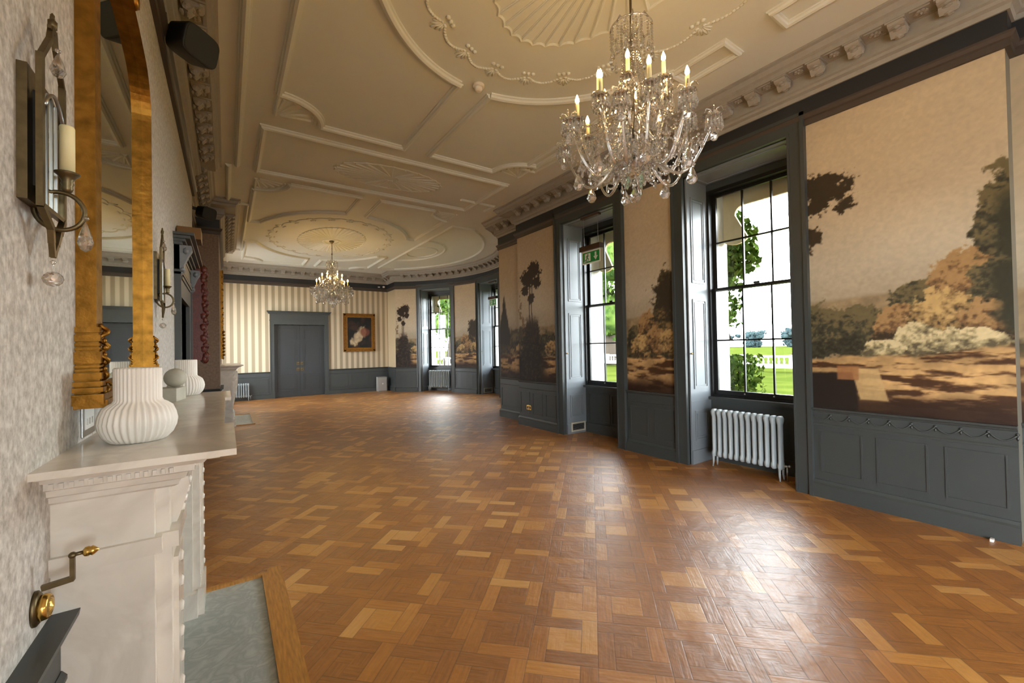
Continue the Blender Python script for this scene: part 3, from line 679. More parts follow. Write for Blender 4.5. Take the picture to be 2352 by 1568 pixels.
def mural_colour(x, y, X, st):
    """x 0..1 across, y 0..1 up, X metres across; a generic landscape: sky, hills, woods, bank, pool"""
    n = lambda f, sd, o=5: fbm(X*f+st*5.3, y*2.87*f, sd+st*13, o)
    c = np.ones(x.shape+(3,))*np.array((190, 172, 144.))
    c = lerp(c, (186, 174, 152), sm(.85, .45, y)); c = lerp(c, (168, 155, 132), sm(.5, .36, y))
    c *= (1+.10*(fbm(X*1.2, y*7, 3+st)-.5))[..., None]
    hill = .375+.03*(n(1.5, 21)-.5)+(.03*x if st in (0,) else 0)
    t = sm(0, .02, hill-y); hc = np.ones_like(c)*np.array((140, 122, 94.)); hc *= (1+.5*(n(12, 31)-.5))[..., None]; c = c*(1-t[..., None])+hc*t[..., None]
    if st == 0: wood = .15+.10*sm(.0, .95, x)
    elif st == 1: wood = .30+.06*np.sin(3*x+1)-.12*sm(.5, .8, x)+.14*sm(.82, 1.0, x)
    elif st == 2: wood = .27+.08*sm(.1, .5, x)+.22*sm(.50, .78, x)
    elif st == 3: wood = .26+.10*sm(.2, .6, x)+.30*sm(.0, -.4, x-.8)*0+.18*sm(.35, .0, x)
    else: wood = .24+.05*np.sin(7*x)+.16*sm(.6, 1.0, x)
    wood = wood+.10*(n(5, 41)-.5)+.06*(n(16, 43)-.5)+.03*(n(40, 44, 3)-.5)
    t = sm(-.004, .016, wood-y); lf = .55*n(12, 51, 4)+.45*n(34, 52, 3); wc = np.ones_like(c)*np.array((74, 66, 48.)); wc = lerp(wc, (144, 118, 78), sm(.46, .66, lf)*sm(.02, .16, wood-y)*(.5+.7*n(2.5, 53, 2))); wc = lerp(wc, (44, 40, 31), sm(.48, .3, lf))
    c = c*(1-t[..., None])+wc*t[..., None]
    BL = ()
    if st == 0: BL = ((.06, .26, .17, .10, 0), (.30, .255, .24, .10, 0), (.97, .50, .13, .20, 0), (.62, .345, .15, .075, 0), (.80, .37, .17, .11, 1), (.93, .34, .12, .12, 0), (.50, .27, .14, .075, 1), (.70, .29, .16, .09, 2), (.90, .27, .14, .07, 1), (.60, .235, .13, .05, 3), (.42, .20, .13, .035, 3), (.80, .225, .18, .04, 3))
    if st == 2: BL = ((.20, .27, .22, .07, 0), (.45, .31, .20, .09, 1), (.30, .22, .22, .06, 2), (.62, .25, .22, .07, 1), (.85, .24, .20, .06, 2))
    if st in (1, 3, 4): BL = ((.75, .27, .22, .07, 0), (.90, .22, .2, .05, 2))
    for i, (cx, cy, rx, ry, k) in enumerate(BL):
        e = 1-np.hypot((x-cx)/rx, (y-cy)/ry)+.55*(n(10, 101+i, 3)-.5)+.35*(n(36, 121+i, 3)-.5)
        b0 = np.ones_like(c)*np.array(((62, 60, 46.), (112, 86, 58.), (142, 116, 76.), (150, 138, 104.))[k])
        lf2 = .5*n(13, 141+i, 3)+.5*n(40, 161+i, 3)
        b0 = lerp(b0, np.array(((104, 94, 66.), (158, 126, 84.), (186, 156, 104.), (204, 188, 146.))[k]), sm(.48, .66, lf2+.22*(y-cy)/ry)); b0 = lerp(b0, (40, 36, 28), sm(.50, .32, lf2+.18*(y-cy)/ry)*(.8 if k != 3 else .55))
        a_ = sm(.0, .10, e); c = c*(1-a_[..., None])+b0*a_[..., None]
    bank = .165+.05*(n(3, 61)-.5)+(.05*x if st == 0 else .01); bt = sm(0, .012, bank-y)
    bc = np.ones_like(c)*np.array((176, 142, 96.)); bc *= (.62+.75*n(6, 63, 4))[..., None]; bc = lerp(bc, (70, 46, 28), sm(.46, .62, fbm(X*4+st, y*60, 67+st)))
    if st == 1: bc = lerp(bc, (26, 20, 17), sm(.85, .5, x))
    c = c*(1-bt[..., None])+bc*bt[..., None]
    c = lerp(c, (44, 28, 20), sm(.085, .02, y)*(.8+.2*n(4, 71, 2)))
    if st == 0:   # dark bank at the left foot, a pale rock beside it
        q = np.maximum(np.abs(x-.10)/.17, np.abs(y-.05)/.075); c = lerp(c, (36, 28, 24), sm(1.08, .95, q+.2*(n(9, 73)-.5)))
        q = np.maximum(np.abs(x-.34+.5*(y-.09))/.075, np.abs(y-.09)/.05); c = lerp(c, (188, 158, 110), sm(1.1, .95, q)*.85)
        q = np.maximum(np.abs(x-.22)/.06, np.abs(y-.125)/.022); c = lerp(c, (150, 104, 66), sm(1.15, .95, q)*.85)
        c = lerp(c, (52, 52, 40), sm(.0, .07, x-.90-.16*np.abs(y-.42)+.16*(n(7, 75)-.5))*sm(.66, .56, y+.1*(n(6, 76)-.5))*sm(.2, .28, y))
        for (cx, cy, rx, ry) in ((.02, .775, .30, .055), (.14, .74, .22, .05), (.04, .70, .18, .045), (.22, .685, .10, .03)):
            fo = .5*n(15, 81, 4)+.45*n(38, 82, 3)+.6*(1-np.hypot((x-cx)/rx, (y-cy)/ry)); c = lerp(c, (54, 45, 34), sm(.64, .76, fo))
        fo = n(11, 83, 4)+.35*(1-np.hypot((x-.0)/.12, (y-.60)/.05)); c = lerp(c, (58, 48, 36), sm(.66, .76, fo))
    if st == 1:   # a lone pair of pines over dark scrub
        m_ = sm(.55, .30, x)*sm(.36, .30, y)+0; dk = np.clip(sm(.32, .22, np.abs(x-.36)+.45*np.maximum(0, y-.16)+.16*(n(6, 85)-.5)+.14*(n(26, 86, 3)-.5)), 0, 1)*sm(.46, .36, y); c = lerp(c, (36, 28, 23), dk); c = lerp(c, (62, 48, 34), dk*sm(.52, .68, n(22, 84, 4)))
        for x0, b_ in ((.31, .04), (.38, .0)): c = lerp(c, (48, 34, 24), sm(.014, .008, np.abs(x-x0-b_*(y-.3)-.012*np.sin(y*22)))*sm(.70, .66, y)*sm(.2, .3, y))
        for (cx, cy, rx, ry) in ((.28, .70, .26, .09), (.44, .745, .26, .085), (.52, .665, .16, .06), (.20, .62, .16, .05), (.36, .56, .13, .05)):
            fo = .45*n(16, 87, 4)+.4*n(40, 88, 3)+.75*(1-np.hypot((x-cx)/rx, (y-cy)/ry)); c = lerp(c, (44, 32, 23), sm(.62, .72, fo))
        fo = n(10, 89, 4)+.3*(1-np.hypot((x-.08)/.16, (y-.45)/.14)); c = lerp(c, (104, 78, 50), sm(.66, .82, fo)*.8)
    if st == 2:
        fo = .55*n(9, 91, 4)+.45*n(34, 92, 3)+.5*(1-np.hypot((x-.82)/.36, (y-.44)/.155)); c = lerp(c, (56, 49, 38), sm(.60, .74, fo))
    if st == 3:
        q = np.abs(x-.42)/.16+np.maximum(0, (y-.32)/.32); c = lerp(c, (46, 38, 28), sm(1.05, .9, q+.25*(n(8, 93)-.5))*sm(.18, .3, y))
    c *= (1+.10*(fbm(X*40, y*110, 97+st, 2)-.5))[..., None]
    return c
def srgb(c):
    c = np.clip(c/255, 0, 1); return np.where(c <= .04045, c/12.92, ((c+.055)/1.055)**2.4)
def paint_grid(name, pos, nx, ny, colour, m, parent):
    """pos(u,v)->point for u,v in 0..1; colour(u,v)->(..,3)"""
    u, v = np.meshgrid(np.linspace(0, 1, nx), np.linspace(0, 1, ny))
    P = [pos(a, b) for a, b in zip(u.ravel(), v.ravel())]; C = srgb(colour(u, v)).reshape(-1, 3)
    me = bpy.data.meshes.new(name); fs = [(j*nx+i, j*nx+i+1, (j+1)*nx+i+1, (j+1)*nx+i) for j in range(ny-1) for i in range(nx-1)]
    me.from_pydata(P, [], fs); a = me.color_attributes.new('paint', 'FLOAT_COLOR', 'POINT')
    a.data.foreach_set('color', np.hstack([C, np.ones((len(C), 1))]).astype(np.float32).ravel()); me.materials.append(m); me.update()
    o = bpy.data.objects.new(name, me); COL.objects.link(o)
    if parent: o.parent = parent
    return o
MZ0, MZ1 = .885, ZR
def mural(mp, s0, s1, st, x0=0., x1=1., res=.016, d=.004, parent=None):
    """left of the picture is the larger s"""
    L_ = abs(s1-s0); nx = max(6, int(L_/res)); ny = int((MZ1-MZ0)/res)
    hi, lo = max(s0, s1), min(s0, s1)
    def colour(u, v): return mural_colour(x0+(x1-x0)*u, v, u*L_+x0*2, st)
    return paint_grid('mural', lambda u, v: mp(hi+(lo-hi)*u, d, MZ0+(MZ1-MZ0)*v), nx, ny, colour, M['mural'], parent)
WR = bpy.data.objects['wall_right']; WB = bpy.data.objects['wall_bow']; WQ = bpy.data.objects['wall_recess']
mural(mapR, YS0, W1[0]-TRW, 0, res=.009, parent=WR)
mural(mapR, W1[1]+TRW, W2[0]-TRW, 2, parent=WR)
mural(mapR, W2[1]+TRW, YS1, 1, res=.012, parent=WR)
mural(mapRR, e2, YS0, 4, .0, .3, res=.03, parent=WQ)
mural(mapRR, YS1, e1, 3, .3, 1.0, res=.03, parent=WQ)
for (a0, a1), st in zip(((WANG[0]+TA, BA), (WANG[1]+TA, WANG[0]-TA), (WANG[2]+TA, WANG[1]-TA), (-BA, WANG[2]-TA)), (1, 2, 3, 1)): mural(mapB, a0*BR, a1*BR, st, res=.022, parent=WB)
# the projecting end of the window wall carries the print round its return
# ------------------------------------------------------------------ chimneypieces
idm = lambda s, d, z: (s, d, z)
def fireplace(label, big):
    t = thing('fireplace', label, 'fireplace')
    xj, xf, yb, ys = .25, .22, .93, .70
    path = [(0, -yb), (xj, -yb), (xj, -ys), (xf, -ys), (xf, ys), (xj, ys), (xj, yb), (0, yb)]
    prof = [(-.16, 1.165), (.0, 1.165), (.012, 1.172), (.014, 1.186), (.028, 1.192), (.034, 1.208), (.05, 1.214), (.05, 1.232), (.072, 1.236), (.08, 1.246), (.11, 1.252), (.118, 1.262), (-.16, 1.262)]
    m = MB(); m.sweepP(prof, path)
    for p in np.arange(-yb+.0, yb, .018):   # dentils along front and ends
        x = xj if abs(p) > ys else xf
        m.box(x+.034, x+.058, p, p+.009, 1.216, 1.230)
    for x in np.arange(.01, xj, .018):
        for sg in (-1, 1): m.box(x, x+.009, min(sg*(yb+.034), sg*(yb+.058)), max(sg*(yb+.034), sg*(yb+.058)), 1.216, 1.230)
    m.build('mantel_cornice', M['marble'], t)
    m = MB(); o = .15
    pl = [(0, -yb-o), (xj+o, -yb-o), (xj+o, -ys+o), (xf+o, -ys+o), (xf+o, ys-o), (xj+o, ys-o), (xj+o, yb+o), (0, yb+o)]
    m.poly(lambda s, d, z: (s, z, d), pl, 1.262, 1.28); m.build('mantel_shelf', M['marble'], t)
    m = MB(); m.box(0, .20, -.60, .60, .965, 1.165); m.box(.20, .215, -.56, .56, .99, 1.15); m.box(.215, .232, -.22, .22, .985, 1.155)
    for k in range(-3, 4): m.ico((.232, k*.055, 1.07), .03, 1, (.35, 1, 1.2))
    m.build('lintel', M['marble'], t)
    for sg in (-1, 1):
        j = MB(); s_ = lambda a, b: (min(sg*a, sg*b), max(sg*a, sg*b))
        y0, y1 = s_(.60, .93); j.box(0, .205, y0, y1, .15, 1.165)
        y0, y1 = s_(.63, .90)
        if not big: j.box(.205, .24, y0, y1, .15, .985); j.box(.205, .235, y0, y1, 1.03, 1.165)
        y0, y1 = s_(.68, .85)
        if not big: j.box(.24, .252, y0, y1, .22, .93)
        for k in range(0 if big else 9): j.ico((.252, sg*.765, .26+.08*k), .026, 1, (.35, 1, .8))
        y0, y1 = s_(.59, .945); j.box(0, .222, y0, y1, .985, 1.03); y0, y1 = s_(.62, .915); j.box(.222, .258, y0, y1, .985, 1.03)
        y0, y1 = s_(.58, .945); j.box(0, .228, y0, y1, 0, .15); y0, y1 = s_(.61, .92); j.box(.228, .258, y0, y1, 0, .16)
        jo = j.build('jamb', M['marble'], t)
        c = MB(); y0, y1 = s_(.70, .83)
        if big:
            pr = [(.0, 1.165), (.05, 1.165), (.064, 1.12), (.066, 1.02), (.06, .88), (.035, .70), (.0, .52), (-.03, .40), (-.036, .30), (-.02, .26), (-.02, .20), (-.06, .20)]
            c.sweepS(lambda s, d, z: (.235+d, s, z), pr, y0, y1)
            for a in (y0, y1): c.ico((.23, a, 1.0), .062, 2, (.9, .2, 1)); c.ico((.23, a, 1.0), .030, 1, (1, .6, 1)); c.ico((.20, a, .32), .03, 1, (1, .4, 1))
        else:
            pr = [(.0, 1.165), (.040, 1.165), (.044, 1.14), (.032, 1.09), (.018, 1.045), (.012, 1.03), (.0, 1.03)]
            c.sweepS(lambda s, d, z: (.235+d, s, z), pr, y0, y1)
            for k in range(4): c.ico((.272-.006*k, (y0+y1)/2, 1.14-.028*k), .022, 1, (.6, 1.6, .7))
        c.build('console', M['marble'], jo)
    m = MB(); m.box(0, .13, -.60, -.47, 0, .965); m.box(0, .13, .47, .60, 0, .965); m.box(0, .13, -.47, .47, .83, .965); m.build('slip', M['hearth'], t)
    m = MB(); m.box(0, .03, -.47, .47, 0, .83); m.build('fireback', M['black'], t)
    m = MB(); m.box(0, .568, -.87, .87, 0, .008); h_ = m.build('hearth_slab', M['hearth'], t)
    m = MB(); m.box(.568, .603, -.905, .905, 0, .022); m.box(.26, .568, .87, .905, 0, .022); m.box(.26, .568, -.905, -.87, 0, .022)
    m.box(.603, .69, -.99, .99, 0, .004); m.build('hearth_border', M['oak'], t)
    return t
fp = fireplace('white marble fireplace nearest the camera with two ribbed vases on its shelf', False); fp.location = (XL, 2.5, 0)
fp2 = fireplace('white marble fireplace with scrolled sides on the further brown chimney breast', True); fp2.location = (-.10, 11.46, 0)
for o_ in (fp, fp2): o_['group'] = 'marble chimneypieces'
def vase(label, x, y):
    t = thing('vase', label, 'vase', (x, y, 1.28), 0, 'ribbed vases on the mantel shelf')
    pr = [(r_*.74, z_*.95) for r_, z_ in [(.0, 0), (.078, 0), (.092, .004), (.112, .022), (.124, .045), (.128, .066), (.123, .088), (.112, .111), (.094, .123), (.081, .129), (.0765, .137), (.0765, .236), (.0745, .24), (.071, .238), (.070, .15), (.06, .13), (.0, .12)]]
    m = MB(); rip = lambda a, z: 1+.034*math.cos(34*a) if z < .2275 else 1
    m.lathe(pr, 204, rip=rip); m.build('ribbed_body', M['whiteceramic'], t)
    return t
vase('white ribbed vase at the near end of the shelf before the mirror', -.229, 1.75)
vase('white ribbed vase at the far end of the shelf behind the stone ball', -.215, 3.42)
m = MB(); m.bevbox(-.07, .07, -.085, .085, 0, .074, .003)
tag(m.build('stone_block', M['stone'], loc=(-.285, 3.10, 1.28)), 'square pale stone block under the ball on the mantel shelf', 'block').rotation_euler = (0, 0, -.19)
m = MB(); m.ico((0, 0, .0545), .0545, 3)
tag(m.build('stone_ball', M['stone'], loc=(-.246, 3.12, 1.3545)), 'mottled grey stone ball resting on a square block', 'ornament')
# ------------------------------------------------------------------ mirror over the near chimneypiece
t = thing('wall_mirror', 'tall arched gilt mirror hanging over the near fireplace', 'mirror', (XL, 2.395, 1.40))
hw, hh = .595, 1.73
def mir_outline(hw, h, r, y0=0, n=10):
    pts = [(-hw, y0), (hw, y0), (hw, h-r-.05)]
    pts += [(hw-r*(1-math.cos(a)), h-r-.05+r*math.sin(a)) for a in [PI/2*.85*i/n for i in range(1, n+1)]]
    x1 = pts[-1][0]; z1 = pts[-1][1]
    arch = [(x1+(-2*x1)*i/16, z1+(h-z1)*math.sin(PI*i/16)) for i in range(1, 16)]
    left = [(-a, b) for a, b in reversed(pts[2:])]
    return pts+arch+left
out = mir_outline(hw, hh, .26); inn = mir_outline(hw-.034, hh-.034, .24, .05)
m = MB(); n = len(out)
for a, b, c, d in (((out, .0), (out, .046), (inn, .053), (inn, .012)),):
    vs = [(x[1], p[0], p[1]) for x in (a, b, c, d) for p in x[0]]; fs = []
    for k in range(4):
        k2 = (k+1) % 4
        for i in range(n): j = (i+1) % n; fs.append((k*n+i, k*n+j, k2*n+j, k2*n+i))
    m.add(vs, fs)
m.build('frame', M['gilt'], t)
m = MB(); m.poly(lambda s, d, z: (d, s, z), inn, .008, .012); m.build('mirror_glass', M['mirror'], t)
for sg in (-1, 1):
    m = MB()
    for z0, z1, e in ((0, .032, .050), (.032, .038, .02), (.038, .052, .044), (.052, .056, .018), (.056, .070, .038), (.070, .076, .014), (.076, .096, .030), (.096, .101, .010), (.101, .107, .022), (.107, .112, .008), (.112, .118, .020), (.118, .124, .008), (.124, .160, .022), (.160, .166, .006), (.166, .172, .018), (.172, .178, .004), (.178, .186, .016), (.186, .192, .004), (.192, .212, .018), (.212, .219, .004), (.219, .236, .014)):
        a, b = sorted((sg*(hw-.03), sg*(hw+e))); m.box(0, .050+e*.4, a, b, z0, z1)
    m.tube([(.060+.010*math.sin(k*.9), sg*(hw-.012+.008*math.cos(k*.7)), .03+.0065*k) for k in range(34)], .0065, 7)
    for k in range(9): m.ico((.062, sg*(hw-.012), .04+.022*k), .009, 1, (.8, 1, 1.2))
    m.tube([(.066+.012*math.cos(a), sg*(hw-.008), .052+.014*math.sin(a)) for a in [k*.6 for k in range(9)]], .004, 6)
    m.build('scrolled_foot', M['gilt'], t)
m = MB(); m.box(0, .075, -hw-.03, hw+.03, -.012, .012); m.box(0, .066, -hw, hw, .012, .03); m.build('base_moulding', M['gilt'], t)
m = MB()
for i in range(9): a = PI*i/8; m.ico((.05, .11*math.cos(a), hh+.02+.08*math.sin(a)), .035, 1, (.5, 1, 1.2))
m.build('crest', M['gilt'], t)
# ------------------------------------------------------------------ wall sconces
def sconce(label):
    t = thing('wall_sconce', label, 'wall light', (XL, 1.448, 1.70), 0, 'mirrored wall sconces')
    B = lambda: MB()
    m = B(); m.box(0, .017, -.083, .083, .20, .505); m.build('backplate', M['bronze'], t)
    m = B(); m.box(.017, .030, -.05, .05, .24, .46); m.build('spacer', M['blackplastic'], t)
    m = B()
    for sg in (-1, 1):
        a, b = sorted((sg*.086, sg*.068)); m.box(.030, .041, a, b, .187, .535)
        m.bar((.036, sg*.077, .19), (.040, sg*.030, .150), .014, .012, (1, 0, 0)); m.bar((.040, sg*.030, .152), (.038, sg*.016, .118), .013, .011, (1, 0, 0)); m.bar((.038, sg*.016, .12), (.036, 0, .088), .012, .010, (1, 0, 0))
        m.bar((.036, sg*.077, .53), (.037, sg*.022, .60), .012, .010, (1, 0, 0)); m.bar((.037, sg*.022, .598), (.037, sg*.008, .640), .012, .010, (1, 0, 0))
    m.box(.030, .041, -.07, .07, .187, .197); m.bar((.037, 0, .630), (.037, 0, .668), .008, .008)
    m.bar((.037, -.024, .632), (.037, .024, .632), .007, .007); m.ico((.037, 0, .650), .010, 1, (1, 1, 1.8)); m.ico((.037, 0, .668), .005, 1, (1, 1, 2.4))
    m.build('frame', M['bronze'], t)
    m = B(); n = 10; pts = [(-.068, .197), (.068, .197)]+[(.068-.136*i/n, .462-.05*(2*i/n-1)**2+.012) for i in range(n+1)]
    m.poly(lambda s, d, z: (d, s, z), pts, .028, .034); g = m.build('mirror_panel', M['mirror'], t)
    m = B()
    for k in (-.034, 0, .034): m.bar((.0355, k, .2), (.0355, k, .465), .006, .003, (1, 0, 0))
    m.tube([(.040, .068-.136*i/n, .474-.05*(2*i/n-1)**2) for i in range(n+1)], .004, 6); m.build('glazing_strip', M['steel'], g)
    m = B(); m.tube([(.048+.043*math.cos(a), 0, .20+.046*math.sin(a)) for a in [2*PI*i/28 for i in range(28)]], .0052, 8, True); m.build('arm_ring', M['bronze'], t)
    m = B(); m.lathe([(.004, .246), (.008, .249), (.011, .256), (.009, .262), (.012, .268), (.010, .274), (.016, .286), (.023, .292), (.023, .295), (.014, .294), (.0, .293)], 20, (.061, 0, 0)); m.build('drip_pan', M['bronze'], t)
    m = B(); m.lathe([(.0, .292), (.0140, .292), (.0140, .405), (.0128, .409), (.0, .409)], 20, (.061, 0, 0)); m.build('candle', M['candle'], t)
    for (x, z, h, r) in ((.092, .195, .078, .0155),):
        m = B(); m.ico((x, 0, z-.006), .007, 2); m.drop((x, 0, z-.012), h, r, 8); m.build('crystal_drop', M['crystal'], t)
    m = B(); m.ico((.036, 0, .074), .006, 2); m.bar((.036, 0, .07), (.036, 0, .058), .002, .002); m.ico((.036, 0, .034), .019, 2, (1, 1, .95), smooth=False); m.build('crystal_drop', M['crystal'], t)
    m = B(); m.drop((.046, 0, .585), .062, .015, 8); m.ico((.046, 0, .59), .006, 1); m.build('crystal_drop', M['crystal'], t)
    return t
s1_ = sconce('bronze candle sconce on the silver wallpaper left of the gilt mirror, nearest the camera')
s2_ = copy_tree(s1_); s2_.location = (XL, 3.56, 1.70); s2_['label'] = 'bronze candle sconce between the gilt mirror and the grey door frame'
# ------------------------------------------------------------------ small things on the left wall
t = thing('light_switch', 'white and steel switch plate on the wall above the near shelf end', 'switch', (XL, 1.92, 1.29))
m = MB(); m.bevbox(0, .005, -.075, .075, 0, .10, .002); m.build('plate', M['steel'], t)
m = MB(); m.box(.005, .0065, -.055, .055, .022, .09); m.build('face', M['plastic'], t)
for k in (-.03, 0, .03): m = MB(); m.bevbox(.006, .010, k-.006, k+.006, .036, .056, .001); m.build('switch_key', M['plastic'], t)
t = thing('bell_lever', 'brass servant bell lever on the wall beside the near fireplace', 'bell lever', (XL, 1.46, .955))
m = MB(); m.lathe([(.0, 0), (.043, 0), (.043, .005), (.036, .010), (.0, .011)], 28); 
for v in range(len(m.v)): x, y, z = m.v[v]; m.v[v] = (z, y*.75, x*.95)
m.build('backplate', M['bronze'], t)
m = MB(); m.lathe([(.0, .010), (.028, .010), (.030, .016), (.028, .024), (.022, .028), (.020, .024), (.016, .030), (.0, .033)], 28, rip=lambda a, z: 1+.03*math.cos(18*a))
for v in range(len(m.v)): x, y, z = m.v[v]; m.v[v] = (z, y, x)
m.build('boss', M['brass'], t)
m = MB(); m.bar((.012, 0, .045), (.066, 0, .052), .010, .013); m.bar((.064, 0, .048), (.064, 0, .108), .009, .009); m.ico((.064, 0, .108), .008, 2)
m.tube([(.062, 0, .108), (.084, 0, .110)], .0045, 10); m.build('crank', M['bronze'], t)
m = MB(); m.lathe([(.0, 0), (.006, .0), (.011, .004), (.012, .010), (.010, .014), (.012, .017), (.009, .022), (.003, .028), (.0, .030)], 20)
for v in range(len(m.v)): x, y, z = m.v[v]; m.v[v] = (.082+z, y, .110+x)
m.build('knob', M['brass'], t)
def wall_speaker(label, loc, rz, tilt, s):
    t = thing('wall_speaker', label, 'speaker', loc, 0, 'black speakers on the left wall')
    R = Euler((0, tilt, rz)).to_matrix().to_4x4()
    def prism(x0, x1, sy, sz, e):   # superellipse section, axis x
        pts = [(sy*math.copysign(abs(math.cos(a))**e, math.cos(a)), sz*math.copysign(abs(math.sin(a))**e, math.sin(a))) for a in [2*PI*i/40 for i in range(40)]]
        mb = MB(); 
        for xx, k in ((x0, .72), (x0+(x1-x0)*.2, .92), (x1-.012, 1.0), (x1, .97)): mb.v += [tuple(R @ Vector((xx, a*k, b*k))) for a, b in pts]
        for q in range(3):
            for i in range(40): j = (i+1) % 40; mb.f.append((q*40+i, q*40+j, (q+1)*40+j, (q+1)*40+i)); mb.sm.append(True); mb.mi.append(0)
        mb.f += [tuple(range(39, -1, -1)), tuple(120+i for i in range(40))]; mb.sm += [False, False]; mb.mi += [0, 0]
        return mb
    prism(-.10*s, .075*s, .125*s, .098*s, .45).build('cabinet', M['blackplastic'], t)
    g = prism(.070*s, .078*s, .118*s, .091*s, .45); g.build('front_grille', M['grille'], t)
    m = MB(); m.bar((-loc[0]+(XL if loc[1] < 7.3 else XL2)+.03, 0, .07*s), tuple(R @ Vector((-.06*s, 0, .03*s))), .04, .04); m.box(-loc[0]+(XL if loc[1] < 7.3 else XL2)+.018, -loc[0]+(XL if loc[1] < 7.3 else XL2)+.03+.02, -.045, .045, .03, .15); m.build('bracket', M['blackplastic'], t)
    return t
wall_speaker('black rounded speaker high on the left wall nearest the camera', (-.185, 3.80, 3.80), -.75, .25, 1.12)
wall_speaker('black rounded speaker high on the left wall before the chimney breast', (-.25, 8.25, 3.78), -.75, .2, 1.0)
# ------------------------------------------------------------------ doors
def door_leaf(mb, mp, s0, s1, z1, d):
    mb.mbox(mp, s0, s1, d-.04, d, .006, z1); w_ = s1-s0
    for z0, ze in ((.20, .78), (.98, 1.80), (1.94, z1-.12)):
        moulding_rect(mb, mp, s0+.10, s1-.10, z0, ze, d=d, w_=.03, t=.012); moulding_rect(mb, mp, s0+.16, s1-.16, z0+.06, ze-.06, d=d, w_=.012, t=.006)
def doorcase(root, mp, s0, s1, zt, ztop, tw=.13, ent=.0, con=False):
    a = MB()
    for x0, x1 in ((s0-tw, s0), (s1, s1+tw)):
        a.mbox(mp, x0, x1, -.16, .035, 0, zt+tw); a.mbox(mp, x0-.006, x1+.006, 0, .045, 0, .20)
    a.mbox(mp, s0-tw, s0-tw+.03, .035, .05, .2, zt+tw); a.mbox(mp, s1+tw-.03, s1+tw, .035, .05, .2, zt+tw)
    a.mbox(mp, s0, s1, -.16, .035, zt, zt+tw); a.mbox(mp, s0, s1, .035, .045, zt+tw-.03, zt+tw); a.build('architrave', M['slate'], root)
    e = MB(); z0 = zt+tw; L0, L1 = s0-tw, s1+tw
    e.mbox(mp, L0, L1, 0, .04, z0, ztop-.10); e.mbox(mp, L0-.01, L1+.01, 0, .055, z0, z0+.022)
    moulding_rect(e, mp, L0+.1, L1-.1, z0+.05, ztop-.13, d=.04, t=.006)
    for i, (zz, dd) in enumerate(((ztop-.10, .06), (ztop-.075, .085), (ztop-.05, .12), (ztop-.022, .15))): e.mbox(mp, L0-dd*.55, L1+dd*.55, 0, dd, zz, zz+(.025 if i < 3 else .022))
    e.build('entablature', M['slate'], root)
    if con:
        for x0 in (L0-.0, L1-.10):
            c = MB(); c.sweepS(lambda s, d, z: mp(s, d, z), [(.0, ztop-.10), (.125, ztop-.10), (.13, ztop-.14), (.10, ztop-.20), (.07, ztop-.28), (.075, ztop-.34), (.05, ztop-.36), (0, ztop-.36)], x0, x0+.10)
            for q in (x0, x0+.10): c.ico(mp(q, .085, ztop-.15), .034, 1, (.7, .7, 1)); c.ico(mp(q, .06, ztop-.32), .022, 1)
            c.build('console', M['shutter'], root)
d1_ = sempty('door_1'); doorcase(d1_, mapF, 1.318, 2.870, 2.45, 2.90, tw=.128)
for s0, s1 in ((1.318, 2.092), (2.096, 2.870)):
    m = MB(); door_leaf(m, mapF, s0, s1, 2.44, -.09); lf_ = m.build('door_leaf', M['door'], d1_)
    for z0 in (1.13, .93):
        k = MB(); c_x = s1-.06 if s0 < 2 else s0+.06; k.mbox(mapF, c_x-.045, c_x+.045, -.09, -.082, z0-.05, z0+.05); k.ico(mapF(c_x, -.06, z0), .024, 1); k.build('brass_plate', M['bronze'], lf_)
d2_ = sempty('door_2'); doorcase(d2_, mapL, 4.95, 6.05, 2.08, 2.62, tw=.20, con=True)
m = MB(); door_leaf(m, mapL, 4.95, 6.05, 2.07, -.12); m.build('door_leaf', M['door'], d2_)
m = MB(); m.bevbox(-.012, .17, -.14, .14, 0, .11, .004)
tag(m.build('door_sign_box', M['brownbox'], loc=(XL+.02, 5.05, 2.62)), 'brown gold box standing on top of the left doorway', 'sign box')
# ------------------------------------------------------------------ pictures
def carved_frame(mb, mp, s0, s1, z0, z1, w_, d0, d1, wob=0.):
    n = 14
    for (a, b, c, e) in ((s0, s1, z0, z0+w_), (s0, s1, z1-w_, z1), (s0, s0+w_, z0+w_, z1-w_), (s1-w_, s1, z0+w_, z1-w_)): mb.mbox(mp, a, b, d0, d1-.012, c, e)
    for (a, b, c, e) in ((s0+.012, s1-.012, z0+.012, z0+w_*.6), (s0+.012, s1-.012, z1-w_*.6, z1-.012), (s0+.012, s0+w_*.6, z0+.02, z1-.02), (s1-w_*.6, s1-.012, z0+.02, z1-.02)): mb.mbox(mp, a, b, d1-.012, d1, c, e)
    if wob:
        for i in range(n+1):
            f = i/n; k = wob*(.6+.5*abs(math.sin(f*9)))
            for (s, z) in ((s0+f*(s1-s0), z0), (s0+f*(s1-s0), z1), (s0, z0+f*(z1-z0)), (s1, z0+f*(z1-z0))): mb.ico(mp(s, d1-.005, z), k, 1, (1, 1, 1))
def oil(u, v, st):
    n = lambda f, sd, o=4: fbm(u*f+st*3, v*f, sd+st*11, o)
    c = np.ones(u.shape+(3,))*np.array((22, 17, 13.)); c = lerp(c, (70, 44, 26), sm(.45, .75, n(3, 3))*.7)
    q = np.hypot((u-.48)/.42, (v-.34-.5*(u-.4))/.26)+1.1*(n(6, 7)-.5); c = lerp(c, (216, 196, 160), sm(.95, .55, q)*(.55+.6*n(7, 9)))
    q = np.hypot((u-.72)/.25, (v-.52)/.18)+.4*(n(6, 13)-.5); c = lerp(c, (120, 66, 46), sm(1.0, .6, q)*.8)
    return c
t = thing('oil_painting', 'dark oil painting with pale drapery in a gilt frame on the striped wall', 'painting', (0, 0, 0))
